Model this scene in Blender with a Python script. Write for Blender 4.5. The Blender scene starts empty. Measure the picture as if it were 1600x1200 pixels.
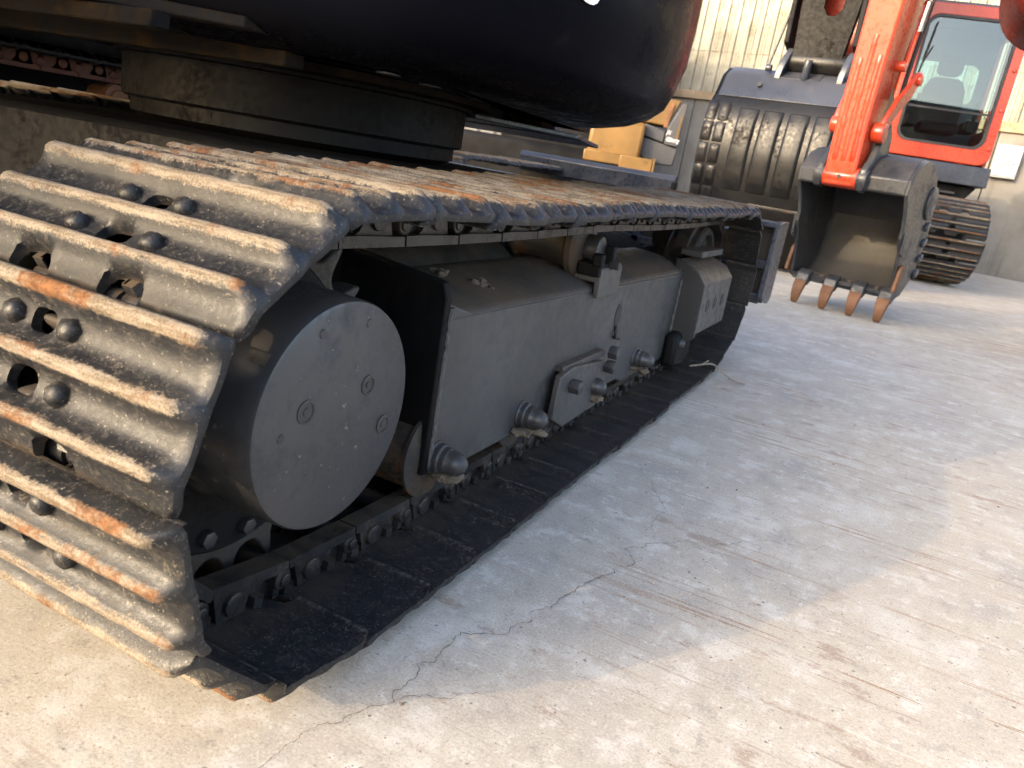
import bpy, bmesh, math, random
import numpy as np
from mathutils import Matrix, Vector

random.seed(7)
rng = np.random.default_rng(7)
scene = bpy.context.scene
COL = scene.collection
PI = math.pi

# ------------------------------------------------------------------ camera
CR = np.array([[0.8812450565522821, -0.26757804444405653, 0.38962692467751725],
               [0.44365608842443005, 0.18395496349305634, -0.8771145002849985],
               [0.16302277603482124, 0.9458131747537475, 0.28082203075281986]])
CF = 1215.86
cam = bpy.data.cameras.new('camera')
camo = bpy.data.objects.new('camera', cam)
COL.objects.link(camo)
m4 = Matrix(CR.tolist()).to_4x4()
m4.translation = Vector((0, 0, 0.85))
camo.matrix_world = m4
cam.sensor_fit = 'HORIZONTAL'
cam.sensor_width = 36
cam.lens = CF / 1600 * 36
cam.clip_start = 0.02
cam.clip_end = 600
cam.dof.use_dof = True
cam.dof.focus_distance = 1.55
cam.dof.aperture_fstop = 8.5
scene.camera = camo

# ------------------------------------------------------------------ light
SUN_DIR = Vector((1.3, 2.4, -1.0)).normalized()     # travel of the light
ELEV = math.asin(-SUN_DIR.z)
AZ = math.atan2(-SUN_DIR.x, -SUN_DIR.y)              # compass direction towards the sun, from +Y to +X
world = bpy.data.worlds.new('World')
scene.world = world
world.use_nodes = True
wn = world.node_tree
for n in list(wn.nodes):
    wn.nodes.remove(n)
wo = wn.nodes.new('ShaderNodeOutputWorld')
wb = wn.nodes.new('ShaderNodeBackground')
ws = wn.nodes.new('ShaderNodeTexSky')
ws.sky_type = 'NISHITA'
ws.sun_disc = False
ws.sun_elevation = ELEV
ws.sun_rotation = AZ
ws.air_density = 0.8
ws.dust_density = 3.0
ws.ozone_density = 0.4
wb.inputs['Strength'].default_value = 0.15
wn.links.new(ws.outputs[0], wb.inputs['Color'])
wn.links.new(wb.outputs[0], wo.inputs[0])
sun = bpy.data.lights.new('sun', 'SUN')
sun.energy = 0.55
sun.angle = math.radians(0.6)
sun.color = (1.0, 0.74, 0.44)
suno = bpy.data.objects.new('sun', sun)
COL.objects.link(suno)
suno.rotation_euler = SUN_DIR.to_track_quat('-Z', 'Y').to_euler()
suno.location = (-6, -12, 8)
scene.view_settings.view_transform = 'Standard'
scene.view_settings.look = 'None'
scene.view_settings.exposure = 2.54
scene.view_settings.gamma = 1
scene.view_settings.use_curve_mapping = False


# ------------------------------------------------------------------ materials
class NT:
    def __init__(self, name):
        self.m = bpy.data.materials.new(name)
        self.m.use_nodes = True
        self.t = self.m.node_tree
        self.b = self.t.nodes['Principled BSDF']
        self.co = None

    def n(self, typ, **kw):
        nd = self.t.nodes.new(typ)
        for k, v in kw.items():
            setattr(nd, k, v)
        return nd

    def l(self, a, b):
        self.t.links.new(a, b)

    def coords(self, rnd=True):
        if self.co is None:
            tc = self.n('ShaderNodeTexCoord')
            if rnd:
                oi = self.n('ShaderNodeObjectInfo')
                sc = self.n('ShaderNodeVectorMath', operation='SCALE')
                sc.inputs[0].default_value = (37.0, 91.0, 53.0)
                self.l(oi.outputs['Random'], sc.inputs['Scale'])
                ad = self.n('ShaderNodeVectorMath', operation='ADD')
                self.l(tc.outputs['Object'], ad.inputs[0])
                self.l(sc.outputs[0], ad.inputs[1])
                self.co = ad.outputs[0]
            else:
                self.co = tc.outputs['Object']
        return self.co

    def mapped(self, scale=(1, 1, 1), rot=(0, 0, 0), src=None):
        mp = self.n('ShaderNodeMapping')
        mp.inputs['Scale'].default_value = scale
        mp.inputs['Rotation'].default_value = rot
        self.l(src or self.coords(), mp.inputs['Vector'])
        return mp.outputs[0]

    def noise(self, scale, detail=4, rough=.6, vec=None, dist=0):
        nd = self.n('ShaderNodeTexNoise')
        nd.inputs['Scale'].default_value = scale
        nd.inputs['Detail'].default_value = detail
        nd.inputs['Roughness'].default_value = rough
        nd.inputs['Distortion'].default_value = dist
        self.l(vec or self.coords(), nd.inputs['Vector'])
        return nd.outputs['Fac']

    def ramp(self, fac, a, b, va=0.0, vb=1.0):
        mr = self.n('ShaderNodeMapRange')
        mr.interpolation_type = 'SMOOTHSTEP'
        mr.inputs['From Min'].default_value = a
        mr.inputs['From Max'].default_value = b
        mr.inputs['To Min'].default_value = va
        mr.inputs['To Max'].default_value = vb
        self.l(fac, mr.inputs['Value'])
        return mr.outputs[0]

    def math(self, op, a, b=None, c=None):
        nd = self.n('ShaderNodeMath', operation=op)
        for i, v in enumerate((a, b, c)):
            if v is None:
                continue
            if isinstance(v, (int, float)):
                nd.inputs[i].default_value = v
            else:
                self.l(v, nd.inputs[i])
        return nd.outputs[0]

    def mix(self, fac, a, b):
        nd = self.n('ShaderNodeMix', data_type='RGBA')
        for i, v in ((0, fac), (6, a), (7, b)):
            if isinstance(v, (int, float)):
                nd.inputs[i].default_value = v
            elif isinstance(v, tuple):
                nd.inputs[i].default_value = (*v, 1) if len(v) == 3 else v
            else:
                self.l(v, nd.inputs[i])
        return nd.outputs[2]

    def bump(self, h, strength=.3, dist=.002, prev=None):
        nd = self.n('ShaderNodeBump')
        nd.inputs['Strength'].default_value = strength
        nd.inputs['Distance'].default_value = dist
        self.l(h, nd.inputs['Height'])
        if prev:
            self.l(prev, nd.inputs['Normal'])
        return nd.outputs[0]

    def done(self, col=None, rough=None, normal=None, metal=None, spec=None):
        for k, v in (('Base Color', col), ('Roughness', rough), ('Metallic', metal), ('Specular IOR Level', spec)):
            if v is None:
                continue
            if isinstance(v, (int, float)):
                self.b.inputs[k].default_value = v
            elif isinstance(v, tuple):
                self.b.inputs[k].default_value = (*v, 1)
            else:
                self.l(v, self.b.inputs[k])
        if normal is not None:
            self.l(normal, self.b.inputs['Normal'])
        return self.m


def worn(name, base, dust, dust_amt=.4, rough=(.35, .75), chip=(.45, .33, .2), chip_amt=.0, scale=6.0,
         up_dust=.5, bump=.25, streak=0.0, rust=None, rust_amt=0.0, spec=.5, updust=None, stint=None):
    """painted metal with dust, chips, run-down streaks and rust"""
    k = NT(name)
    n1 = k.noise(scale, 6, .65)
    n2 = k.noise(scale * 9, 5, .7)
    nn = k.math('ADD', k.math('MULTIPLY', n1, .65), k.math('MULTIPLY', n2, .35))
    mask = k.ramp(nn, .62 - dust_amt * .35, .80 - dust_amt * .35)
    geo = k.n('ShaderNodeNewGeometry')
    sep = k.n('ShaderNodeSeparateXYZ')
    k.l(geo.outputs['Normal'], sep.inputs[0])
    up = k.ramp(sep.outputs['Z'], .35, .95, 0, up_dust)
    upm = k.math('MULTIPLY', up, k.ramp(n1, .25, .6))
    mask = k.math('MULTIPLY', mask, .75)
    if updust is None:
        mask = k.math('MAXIMUM', mask, upm)
    if streak:
        st = k.noise(1.0, 4, .6, k.mapped((90, 90, 2.2)))
        mask = k.math('MAXIMUM', mask, k.ramp(st, .55, .75, 0, streak))
    tone = k.noise(scale * .4, 3, .5)
    b2 = tuple(min(1, c * 1.7 + .006) for c in base)
    col = k.mix(k.ramp(tone, .35, .7), base, b2)
    col = k.mix(mask, col, dust)
    if updust is not None:
        col = k.mix(upm, col, updust)
    if rust_amt:
        rm = k.ramp(k.noise(scale * 1.3, 7, .7), .72 - rust_amt * .4, .8 - rust_amt * .4)
        col = k.mix(rm, col, rust or (.12, .05, .018))
    if chip_amt:
        ch = k.ramp(k.noise(scale * 16, 3, .6), .78 - chip_amt * .25, .82 - chip_amt * .25)
        ch = k.math('MULTIPLY', ch, k.ramp(n1, .4, .6))
        col = k.mix(ch, col, chip)
    r = k.math('ADD', k.ramp(n2, .3, .7, rough[0], rough[0] + .18), k.math('MULTIPLY', mask, rough[1] - rough[0]))
    nm = k.bump(n2, bump, .0015)
    nm = k.bump(n1, bump * .6, .006, nm)
    if stint is not None:
        k.b.inputs['Specular Tint'].default_value = (*stint, 1)
        k.b.inputs['IOR'].default_value = 1.12
    sp_ = k.math('MULTIPLY', k.math('SUBTRACT', 1.0, k.math('MULTIPLY', k.math('MAXIMUM', mask, upm), .85)), spec)
    return k.done(col, r, nm, spec=sp_)


def shoe_material():
    k = NT('worn_track_steel')
    tc = k.n('ShaderNodeTexCoord')
    sep = k.n('ShaderNodeSeparateXYZ')
    k.l(tc.outputs['Object'], sep.inputs[0])
    z = sep.outputs['Z']
    n1 = k.noise(14, 6, .65)
    n2 = k.noise(90, 5, .75)
    n3 = k.noise(1.0, 5, .6, k.mapped((18, 160, 60)))
    n4 = k.noise(5, 3, .5)
    oi = k.n('ShaderNodeObjectInfo')
    rnd = oi.outputs['Random']
    grit = k.noise(330, 3, .75)
    base = k.mix(k.ramp(n1, .35, .68), (.0065, .0072, .0092), (.0135, .0142, .0160))
    base = k.mix(k.math('MULTIPLY', rnd, .7), base, (.0085, .0087, .0092))
    d2 = k.ramp(n2, .49, .60)
    dust = k.mix(d2, (.048, .043, .036), (.105, .091, .072))
    n5 = k.noise(1.0, 5, .65, k.mapped((16, 60, 40)))
    d1 = k.ramp(n5, .50, .61)
    d3 = k.ramp(grit, .45, .60, .10, 1.0)
    d4 = k.ramp(k.noise(38, 5, .7), .50, .61)
    dm = k.math('MULTIPLY', k.math('ADD', k.math('MULTIPLY', d1, .50), k.math('ADD', k.math('MULTIPLY', d2, .34), k.math('MULTIPLY', d4, .42))), d3)
    dm = k.math('MULTIPLY', dm, k.math('ADD', .65, k.math('MULTIPLY', rnd, .5)))
    dm = k.math('MAXIMUM', dm, k.math('MULTIPLY', k.ramp(z, .010, -.002, 0, .36), d3))
    col = k.mix(dm, base, dust)
    # brown dirt beside the chain, on the inner face
    ax = k.math('ABSOLUTE', sep.outputs['X'])
    bd = k.math('MULTIPLY', k.math('MULTIPLY', k.ramp(ax, .20, .10), k.ramp(z, .008, -.002)), k.ramp(n1, .32, .6))
    col = k.mix(k.math('MULTIPLY', bd, .75), col, (.052, .038, .027))
    gz = k.math('ADD', z, k.math('MULTIPLY', k.math('SUBTRACT', k.math('ADD', k.math('MULTIPLY', n2, .45), k.math('ADD', k.math('MULTIPLY', n3, .3), k.math('MULTIPLY', grit, .25))), .5), .046))
    crest = k.ramp(gz, .0285, .0345)
    rust = k.mix(k.ramp(n2, .4, .6), (.17, .065, .018), (.085, .036, .014))
    pale = k.mix(k.ramp(k.math('ADD', k.math('MULTIPLY', n3, .5), k.math('MULTIPLY', grit, .5)), .38, .62), (.100, .076, .050), (.215, .183, .142))
    cc = k.mix(k.math('MULTIPLY', k.ramp(k.math('ADD', k.math('MULTIPLY', n4, .5), k.math('ADD', k.math('MULTIPLY', n1, .3), k.math('MULTIPLY', n2, .2))), .50, .58), .85), pale, rust)
    col = k.mix(k.math('MULTIPLY', crest, .93), col, cc)
    rim = k.math('MULTIPLY', k.ramp(z, -.0092, -.0112), k.ramp(n2, .42, .60))
    col = k.mix(k.math('MULTIPLY', rim, .62), col, (.09, .078, .062))
    spk = k.ramp(k.noise(230, 2, .5), .68, .72)
    col = k.mix(k.math('MULTIPLY', spk, .6), col, (.20, .175, .14))
    r = k.math('ADD', k.ramp(n2, .3, .7, .34, .55), k.math('MULTIPLY', k.math('MAXIMUM', dm, crest), .25))
    nm = k.bump(k.math('MULTIPLY', n2, k.ramp(z, -.006, .010, .15, 1.0)), .45, .0016)
    nm = k.bump(grit, .25, .0006, nm)
    return k.done(col, r, nm, spec=k.math('MULTIPLY', k.ramp(z, -.006, .010, .12, .34), k.math('SUBTRACT', 1.0, k.math('MULTIPLY', k.math('MAXIMUM', dm, crest), .8))))


DUST = (.17, .14, .11)
M = {}
M['shoe'] = shoe_material()
M['link'] = worn('greasy_link_steel', (.010, .0095, .0095), (.055, .040, .027), .40, (.26, .8), (.15, .10, .06), .2, 22, .95, .3, rust_amt=.12, updust=(.058, .042, .028))
M['rail'] = worn('brown_link_steel', (.016, .014, .012), (.060, .044, .030), .60, (.4, .85), (.3, .2, .12), .1, 18, .3, .4, rust_amt=.1)
M['frame'] = worn('dusty_grey_black_paint', (.034, .0325, .0310), (.078, .073, .066), .50, (.36, .66), (.16, .14, .11), .16, 3.5, .97, .10, streak=.38, updust=(.098, .070, .046))
M['motor'] = worn('dull_blue_black_paint', (.0225, .0225, .0235), (.046, .044, .042), .40, (.30, .6), (.20, .16, .11), .42, 5, .75, .16, updust=(.05, .04, .031))
M['navy'] = worn('glossy_navy_paint', (.0032, .0033, .0052), (.012, .011, .013), .25, (.21, .40), (.3, .28, .26), .06, 1.6, .1, .006, streak=.08, spec=.5, stint=(.14, .14, .17))
M['dark'] = worn('black_frame_paint', (.0030, .0030, .0034), (.014, .012, .010), .30, (.5, .85), (.08, .06, .045), .1, 6, .5, .2, spec=.14)
M['under'] = worn('dirty_underside_paint', (.0035, .003, .0028), (.042, .026, .012), .45, (.55, .9), (.3, .2, .1), .05, 5, .2, .25, rust_amt=.1, rust=(.04, .02, .008), spec=.08)
M['brownroller'] = worn('rusty_roller_steel', (.018, .016, .014), (.075, .05, .03), .5, (.4, .8), (.15, .1, .05), .2, 10, .4, .3, rust=(.08, .035, .015), rust_amt=.4)
M['slate'] = worn('slate_blue_paint', (.0185, .022, .031), (.065, .062, .062), .35, (.22, .6), (.2, .15, .09), .2, 5, .4, .1)
M['bladein'] = worn('brown_black_blade_paint', (.02, .018, .017), (.09, .06, .04), .5, (.4, .8), (.3, .2, .1), .2, 5, .4, .2, rust_amt=.15)
M['bucket'] = worn('worn_bucket_paint', (.014, .0155, .018), (.065, .060, .055), .45, (.3, .7), (.4, .32, .22), .25, 5, .35, .25)
M['bucketin'] = worn('scoured_bucket_steel', (.036, .034, .031), (.085, .074, .060), .5, (.5, .8), (.4, .3, .2), .2, 4, .3, .2, streak=.4)
M['bigbucket'] = worn('brown_black_bucket_paint', (.0028, .0026, .0025), (.0075, .0045, .0028), .36, (.28, .55), (.10, .05, .02), .0, 3, .15, .12, streak=.35, spec=.3)
M['bigarm'] = worn('dull_black_arm_paint', (.0028, .0026, .0025), (.0085, .006, .0042), .32, (.45, .7), (.10, .05, .02), .15, 3, .2, .15, streak=.3, spec=.12)
M['tooth'] = worn('rusty_tooth_steel', (.105, .042, .014), (.12, .072, .036), .4, (.55, .8), (.1, .05, .03), .3, 16, .2, .5, rust=(.14, .05, .02), rust_amt=.35)
M['red'] = worn('orange_red_paint', (.30, .027, .0075), (.30, .085, .045), .14, (.22, .5), (.75, .35, .22), .15, 3, .2, .06)
M['darkred'] = worn('dark_red_paint', (.06, .008, .006), (.08, .02, .015), .2, (.25, .5), (.4, .2, .15), .1, 3, .2, .05)
M['yellow'] = worn('orange_yellow_paint', (.125, .066, .011), (.10, .068, .034), .3, (.3, .6), (.3, .16, .06), .2, 4, .3, .1)
M['greyp'] = worn('dark_grey_body_paint', (.032, .033, .035), (.09, .085, .08), .4, (.4, .7), (.3, .28, .25), .1, 3, .4, .1)
M['mud'] = worn('dry_mud', (.07, .052, .036), (.15, .12, .085), .6, (.9, .95), (.4, .3, .2), .2, 30, .2, .8)
M['white'] = worn('white_print', (.75, .75, .75), (.6, .58, .55), .2, (.4, .6), scale=10, up_dust=0, bump=.02)
M['boxwhite'] = worn('white_box_paint', (.24, .25, .243), (.2, .18, .145), .25, (.4, .6), scale=4, up_dust=.3, bump=.03)
M['redprint'] = worn('red_print', (.55, .12, .10), (.5, .2, .18), .2, (.5, .6), scale=10, up_dust=0, bump=.02)
M['rubber'] = worn('black_rubber', (.012, .012, .013), (.05, .05, .05), .2, (.5, .7), scale=10, bump=.1)
M['chrome'] = NT('chrome_fitting').done((.75, .75, .77), .15, metal=1.0)
M['seat'] = worn('grey_seat_fabric', (.012, .014, .017), (.03, .032, .034), .3, (.8, .9), scale=8, up_dust=.2, bump=.1)
M['cabin'] = worn('grey_cab_lining', (.055, .062, .068), (.09, .095, .095), .3, (.7, .85), scale=5, up_dust=.2, bump=.05)
M['wire'] = worn('dull_grey_wire', (.16, .13, .10), (.3, .25, .2), .5, (.6, .8), scale=40, bump=.2)
M['cream'] = worn('cream_painted_sheet', (.185, .172, .128), (.105, .093, .062), .38, (.5, .75), (.4, .25, .1), .1, 2.0, .1, .05, streak=.55)
M['capstone'] = worn('ochre_painted_cap', (.20, .145, .085), (.13, .10, .065), .4, (.7, .9), scale=3, up_dust=.3, bump=.2)
M['brownroof'] = worn('brown_roof_edge', (.12, .075, .05), (.2, .15, .1), .4, (.6, .8), scale=4, bump=.1)
M['palewall'] = worn('whitewashed_render', (.74, .72, .66), (.62, .58, .5), .3, (.8, .9), scale=1, bump=.05, up_dust=.1)


def concrete_wall_material():
    k = NT('stained_concrete_wall')
    st = k.noise(1.0, 5, .6, k.mapped((2.2, 2.2, .28)))
    st2 = k.noise(1.0, 5, .65, k.mapped((7, 7, .5)))
    n = k.noise(1.4, 6, .6)
    fine = k.noise(30, 5, .7)
    col = k.mix(k.ramp(n, .35, .65), (.135, .125, .105), (.18, .17, .147))
    col = k.mix(k.ramp(st, .55, .72, 0, .8), col, (.27, .26, .225))
    col = k.mix(k.ramp(st2, .56, .75, 0, .7), col, (.09, .083, .069))
    col = k.mix(k.ramp(fine, .5, .8, 0, .3), col, (.2, .18, .15))
    return k.done(col, .9, k.bump(fine, .4, .01))


M['concrete'] = concrete_wall_material()


def ground_material():
    k = NT('scraped_concrete_yard')
    co = k.coords(False)
    big = k.noise(.55, 4, .55)
    mid = k.noise(3.2, 6, .62)
    fine = k.noise(26, 6, .72)
    grain = k.noise(190, 3, .7)
    sepg = k.n('ShaderNodeSeparateXYZ')
    k.l(co, sepg.inputs[0])
    med = k.noise(9.5, 6, .68)
    grit2 = k.noise(420, 3, .75)
    col = k.mix(k.ramp(big, .35, .65), (.338, .308, .256), (.392, .346, .270))
    col = k.mix(k.ramp(mid, .50, .70, 0, .8), col, (.47, .445, .385))
    col = k.mix(k.ramp(mid, .47, .28, 0, .7), col, (.255, .243, .22))
    col = k.mix(k.ramp(med, .52, .66, 0, .65), col, (.50, .475, .425))
    col = k.mix(k.ramp(med, .45, .30, 0, .6), col, (.235, .218, .19))
    col = k.mix(k.ramp(fine, .53, .68, 0, .6), col, (.54, .515, .465))
    col = k.mix(k.ramp(fine, .45, .30, 0, .65), col, (.20, .183, .158))
    # scrape marks left by tracks, mostly on the open side of the yard
    zone = k.math('ADD', .25, k.ramp(k.math('ADD', sepg.outputs['X'], k.math('MULTIPLY', mid, .8)), -.15, .55, 0, .75))
    for ang, sc, fr, th, amt, c in ((8, 1.0, 40, .585, .95, (.205, .110, .050)), (-9, 1.4, 58, .640, .75, (.19, .13, .08)), (15, 2.0, 120, .625, .6, (.15, .125, .10)), (-32, .8, 44, .67, .8, (.17, .10, .06)), (5, .8, 90, .635, .6, (.54, .51, .45))):
        v = k.mapped((1.5 * sc, fr, 1), (0, 0, math.radians(ang)), co)
        s = k.noise(1.0, 3, .6, v, .5)
        patch = k.ramp(k.noise(1.05 * sc, 3, .55, k.mapped((1, 1.5, 1), (0, 0, ang), co)), .45, .60)
        brk = k.ramp(fine, .32, .52)
        mk = k.math('MULTIPLY', k.math('MULTIPLY', k.ramp(s, th, th + .025), k.math('MULTIPLY', patch, zone)), k.math('MULTIPLY', brk, amt))
        col = k.mix(mk, col, c)
    # rusty rubbed patches
    rp = k.math('MULTIPLY', k.ramp(k.noise(6.5, 5, .68, k.mapped((1, 1.9, 1), (0, 0, .5), co)), .565, .66),
                k.ramp(k.noise(.9, 2, .5, k.mapped((1, 1, 1), (0, 0, 1.0), co)), .50, .58))
    col = k.mix(k.math('MULTIPLY', rp, .7), col, (.225, .16, .115))
    ds = k.math('MULTIPLY', k.ramp(k.noise(2.3, 4, .6, k.mapped((1, 1, 1), (0, 0, 2.2), co)), .60, .72), k.ramp(fine, .3, .6))
    col = k.mix(k.math('MULTIPLY', ds, .5), col, (.20, .185, .165))
    # dark pits and crumbs
    for sc_, r0, th_ in ((42, .17, .52), (17, .09, .47), (95, .2, .54)):
        vo = k.n('ShaderNodeTexVoronoi')
        vo.inputs['Scale'].default_value = sc_
        vo.inputs['Randomness'].default_value = 1
        k.l(co, vo.inputs['Vector'])
        pit = k.math('MULTIPLY', k.ramp(vo.outputs['Distance'], r0, r0 * .5), k.ramp(fine, th_, th_ + .05))
        col = k.mix(k.math('MULTIPLY', pit, .8), col, (.085, .072, .058))
    col = k.mix(k.ramp(grain, .50, .68, 0, .4), col, (.53, .505, .455))
    col = k.mix(k.ramp(grain, .46, .30, 0, .6), col, (.17, .155, .135))
    col = k.mix(k.ramp(grit2, .5, .75, 0, .25), col, (.55, .52, .47))
    col = k.mix(k.ramp(grit2, .5, .25, 0, .4), col, (.15, .138, .12))
    nm = k.bump(grain, .30, .0012)
    nm = k.bump(fine, .22, .003, nm)
    nm = k.bump(mid, .12, .010, nm)
    return k.done(col, k.ramp(fine, .3, .7, .72, .9), nm, spec=.3)


M['ground'] = ground_material()
M['crack'] = NT('crack_dirt').done((.105, .09, .075), .95)


def glass_material(name, tint, mixf=.25, rough=.02):
    k = NT(name)
    t = k.t
    out = t.nodes['Material Output']
    tr = k.n('ShaderNodeBsdfTransparent')
    tr.inputs[0].default_value = (*tint, 1)
    gl = k.n('ShaderNodeBsdfGlossy')
    gl.inputs['Roughness'].default_value = rough
    fr = k.n('ShaderNodeFresnel')
    fr.inputs['IOR'].default_value = 1.6
    mx = k.n('ShaderNodeMixShader')
    k.l(k.math('ADD', fr.outputs[0], mixf), mx.inputs[0])
    k.l(tr.outputs[0], mx.inputs[1])
    k.l(gl.outputs[0], mx.inputs[2])
    k.l(mx.outputs[0], out.inputs['Surface'])
    return k.m


M['glass'] = glass_material('dusty_cab_glass', (.62, .74, .74), .02)


# ------------------------------------------------------------------ mesh helper
class MB:
    def __init__(s):
        s.v = []
        s.f = []

    def add(s, vs, fs):
        o = len(s.v)
        s.v += [tuple(map(float, p)) for p in vs]
        s.f += [tuple(i + o for i in f) for f in fs]
        return s

    def box(s, c, d, X=(1, 0, 0), Y=(0, 1, 0), Z=(0, 0, 1), taper=1.0):
        X, Y, Z = (np.array(a, float) for a in (X, Y, Z))
        c = np.array(c, float)
        vs = []
        for k in (-1, 1):
            t = taper if k > 0 else 1
            for j in (-1, 1):
                for i in (-1, 1):
                    vs.append(c + X * d[0] * i * t / 2 + Y * d[1] * j * t / 2 + Z * d[2] * k / 2)
        return s.add(vs, [(0, 2, 3, 1), (4, 5, 7, 6), (0, 1, 5, 4), (2, 6, 7, 3), (0, 4, 6, 2), (1, 3, 7, 5)])

    def prism(s, poly, fn, a, b):
        """poly: 2D outline, fn(p, h) -> 3D point; extruded between heights a and b"""
        n = len(poly)
        vs = [fn(p, a) for p in poly] + [fn(p, b) for p in poly]
        fs = [tuple(range(n))[::-1], tuple(range(n, 2 * n))]
        fs += [(i, (i + 1) % n, n + (i + 1) % n, n + i) for i in range(n)]
        return s.add(vs, fs)

    def lathe(s, prof, o, ax, n=40, cap=True, a0=0.0, a1=2 * PI):
        """prof: (radius, height along ax) pairs"""
        o = np.array(o, float)
        ax = np.array(ax, float) / np.linalg.norm(ax)
        t = np.array([0, 0, 1.0]) if abs(ax[2]) < .9 else np.array([0, 1.0, 0])
        e1 = np.cross(ax, t)
        e1 /= np.linalg.norm(e1)
        e2 = np.cross(ax, e1)
        full = abs(a1 - a0 - 2 * PI) < 1e-6
        m = n if full else n + 1
        vs, fs = [], []
        for r, h in prof:
            for i in range(m):
                a = a0 + (a1 - a0) * i / n
                vs.append(o + ax * h + (e1 * math.cos(a) + e2 * math.sin(a)) * r)
        for k in range(len(prof) - 1):
            for i in range(n):
                j = (i + 1) % m
                fs.append((k * m + i, k * m + j, (k + 1) * m + j, (k + 1) * m + i))
        if cap and full:
            fs.append(tuple(range(m))[::-1])
            fs.append(tuple(range((len(prof) - 1) * m, len(prof) * m)))
        return s.add(vs, fs)

    def cyl(s, a, b, r, n=24, r2=None, bev=0):
        a = np.array(a, float)
        b = np.array(b, float)
        L = np.linalg.norm(b - a)
        r2 = r if r2 is None else r2
        if bev:
            prof = [(r - bev, 0), (r - bev * .3, bev * .3), (r, bev), (r2, L - bev), (r2 - bev * .3, L - bev * .3), (r2 - bev, L)]
        else:
            prof = [(r, 0), (r2, L)]
        return s.lathe(prof, a, b - a, n)

    def tube(s, pts, r, n=8):
        pts = [np.array(p, float) for p in pts]
        vs, fs = [], []
        up = np.array([.13, .21, .97])
        for i, p in enumerate(pts):
            t = pts[min(i + 1, len(pts) - 1)] - pts[max(i - 1, 0)]
            t /= np.linalg.norm(t)
            e1 = np.cross(t, up)
            e1 /= np.linalg.norm(e1)
            e2 = np.cross(t, e1)
            for k in range(n):
                a = 2 * PI * k / n
                vs.append(p + (e1 * math.cos(a) + e2 * math.sin(a)) * r)
        for i in range(len(pts) - 1):
            for k in range(n):
                j = (k + 1) % n
                fs.append((i * n + k, i * n + j, (i + 1) * n + j, (i + 1) * n + k))
        fs.append(tuple(range(n))[::-1])
        fs.append(tuple(range((len(pts) - 1) * n, len(pts) * n)))
        return s.add(vs, fs)

    def loft(s, rings, closed=True, caps=True):
        n = len(rings[0])
        vs = [p for r in rings for p in r]
        fs = []
        for k in range(len(rings) - 1):
            for i in range(n if closed else n - 1):
                j = (i + 1) % n
                fs.append((k * n + i, k * n + j, (k + 1) * n + j, (k + 1) * n + i))
        if caps:
            fs.append(tuple(range(n))[::-1])
            fs.append(tuple(range((len(rings) - 1) * n, len(rings) * n)))
        return s.add(vs, fs)

    def mesh(s, name, mat, sharp=35, smooth=True, fix=True):
        me = bpy.data.meshes.new(name)
        me.from_pydata(s.v, [], s.f)
        if fix:
            bm = bmesh.new()
            bm.from_mesh(me)
            bmesh.ops.recalc_face_normals(bm, faces=bm.faces)
            bm.to_mesh(me)
            bm.free()
        me.materials.append(mat)
        if smooth:
            me.polygons.foreach_set('use_smooth', [True] * len(me.polygons))
            me.set_sharp_from_angle(angle=math.radians(sharp))
        return me

    def obj(s, name, mat, parent=None, bevel=0, sharp=35, smooth=True, label=None, seg=2, fix=True, local=False):
        o = bpy.data.objects.new(name, s.mesh(name, mat, sharp, smooth, fix))
        link(o, parent, local)
        if bevel:
            bv = o.modifiers.new('bevel', 'BEVEL')
            bv.width = bevel
            bv.segments = seg
            bv.limit_method = 'ANGLE'
            bv.angle_limit = math.radians(32)
            bv.harden_normals = False
        if label:
            o['label'] = label
        return o


WORLD = {}


def wmat(o):
    return WORLD.get(o.name, Matrix.Identity(4))


def link(o, parent=None, local=False):
    COL.objects.link(o)
    WORLD[o.name] = o.matrix_basis.copy()
    if parent is not None:
        o.parent = parent
        if local:
            WORLD[o.name] = wmat(parent) @ o.matrix_basis
        else:
            o.matrix_parent_inverse = wmat(parent).inverted()
    return o


def place(o, mat):
    o.matrix_basis = mat
    WORLD[o.name] = mat.copy() if (o.parent is None or o.matrix_parent_inverse != Matrix.Identity(4)) else wmat(o.parent) @ mat


def thing(name, label, cat, mat=None, group=None):
    o = bpy.data.objects.new(name, None)
    o.empty_display_size = .2
    COL.objects.link(o)
    if mat is not None:
        o.matrix_basis = mat
    WORLD[o.name] = o.matrix_basis.copy()
    return tag(o, label, cat, group)


def tag(o, label, cat, group=None):
    o['label'] = label
    o['category'] = cat
    if group:
        o['group'] = group
    return o


def struct(o):
    o['kind'] = 'structure'
    return o


def FR(o, X, Y, Z=None):
    X = Vector(X)
    Y = Vector(Y)
    Z = Vector(Z) if Z is not None else X.cross(Y)
    m = Matrix((X, Y, Z)).transposed().to_4x4()
    m.translation = Vector(o)
    return m


def inst(name, me, parent, mat, label=None):
    o = bpy.data.objects.new(name, me)
    COL.objects.link(o)
    o.parent = parent
    o.matrix_parent_inverse = wmat(parent).inverted()
    o.matrix_basis = mat
    WORLD[o.name] = mat.copy()
    if label:
        o['label'] = label
    return o


# ------------------------------------------------------------------ setting: ground
gm = MB()
nx = 40
gm.add([(-120, -80, 0), (120, -80, 0), (120, 160, 0), (-120, 160, 0)], [(0, 1, 2, 3)])
ground = struct(gm.obj('ground', M['ground'], smooth=False, fix=False))


def fractal(pts, depth, amp):
    for _ in range(depth):
        out = [pts[0]]
        for a, b in zip(pts, pts[1:]):
            d = np.array(b) - np.array(a)
            L = np.linalg.norm(d)
            nrm = np.array([-d[1], d[0]]) / max(L, 1e-9)
            out += [tuple((np.array(a) + np.array(b)) / 2 + nrm * rng.normal(0, amp * L)), b]
        pts = out
    return pts


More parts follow.
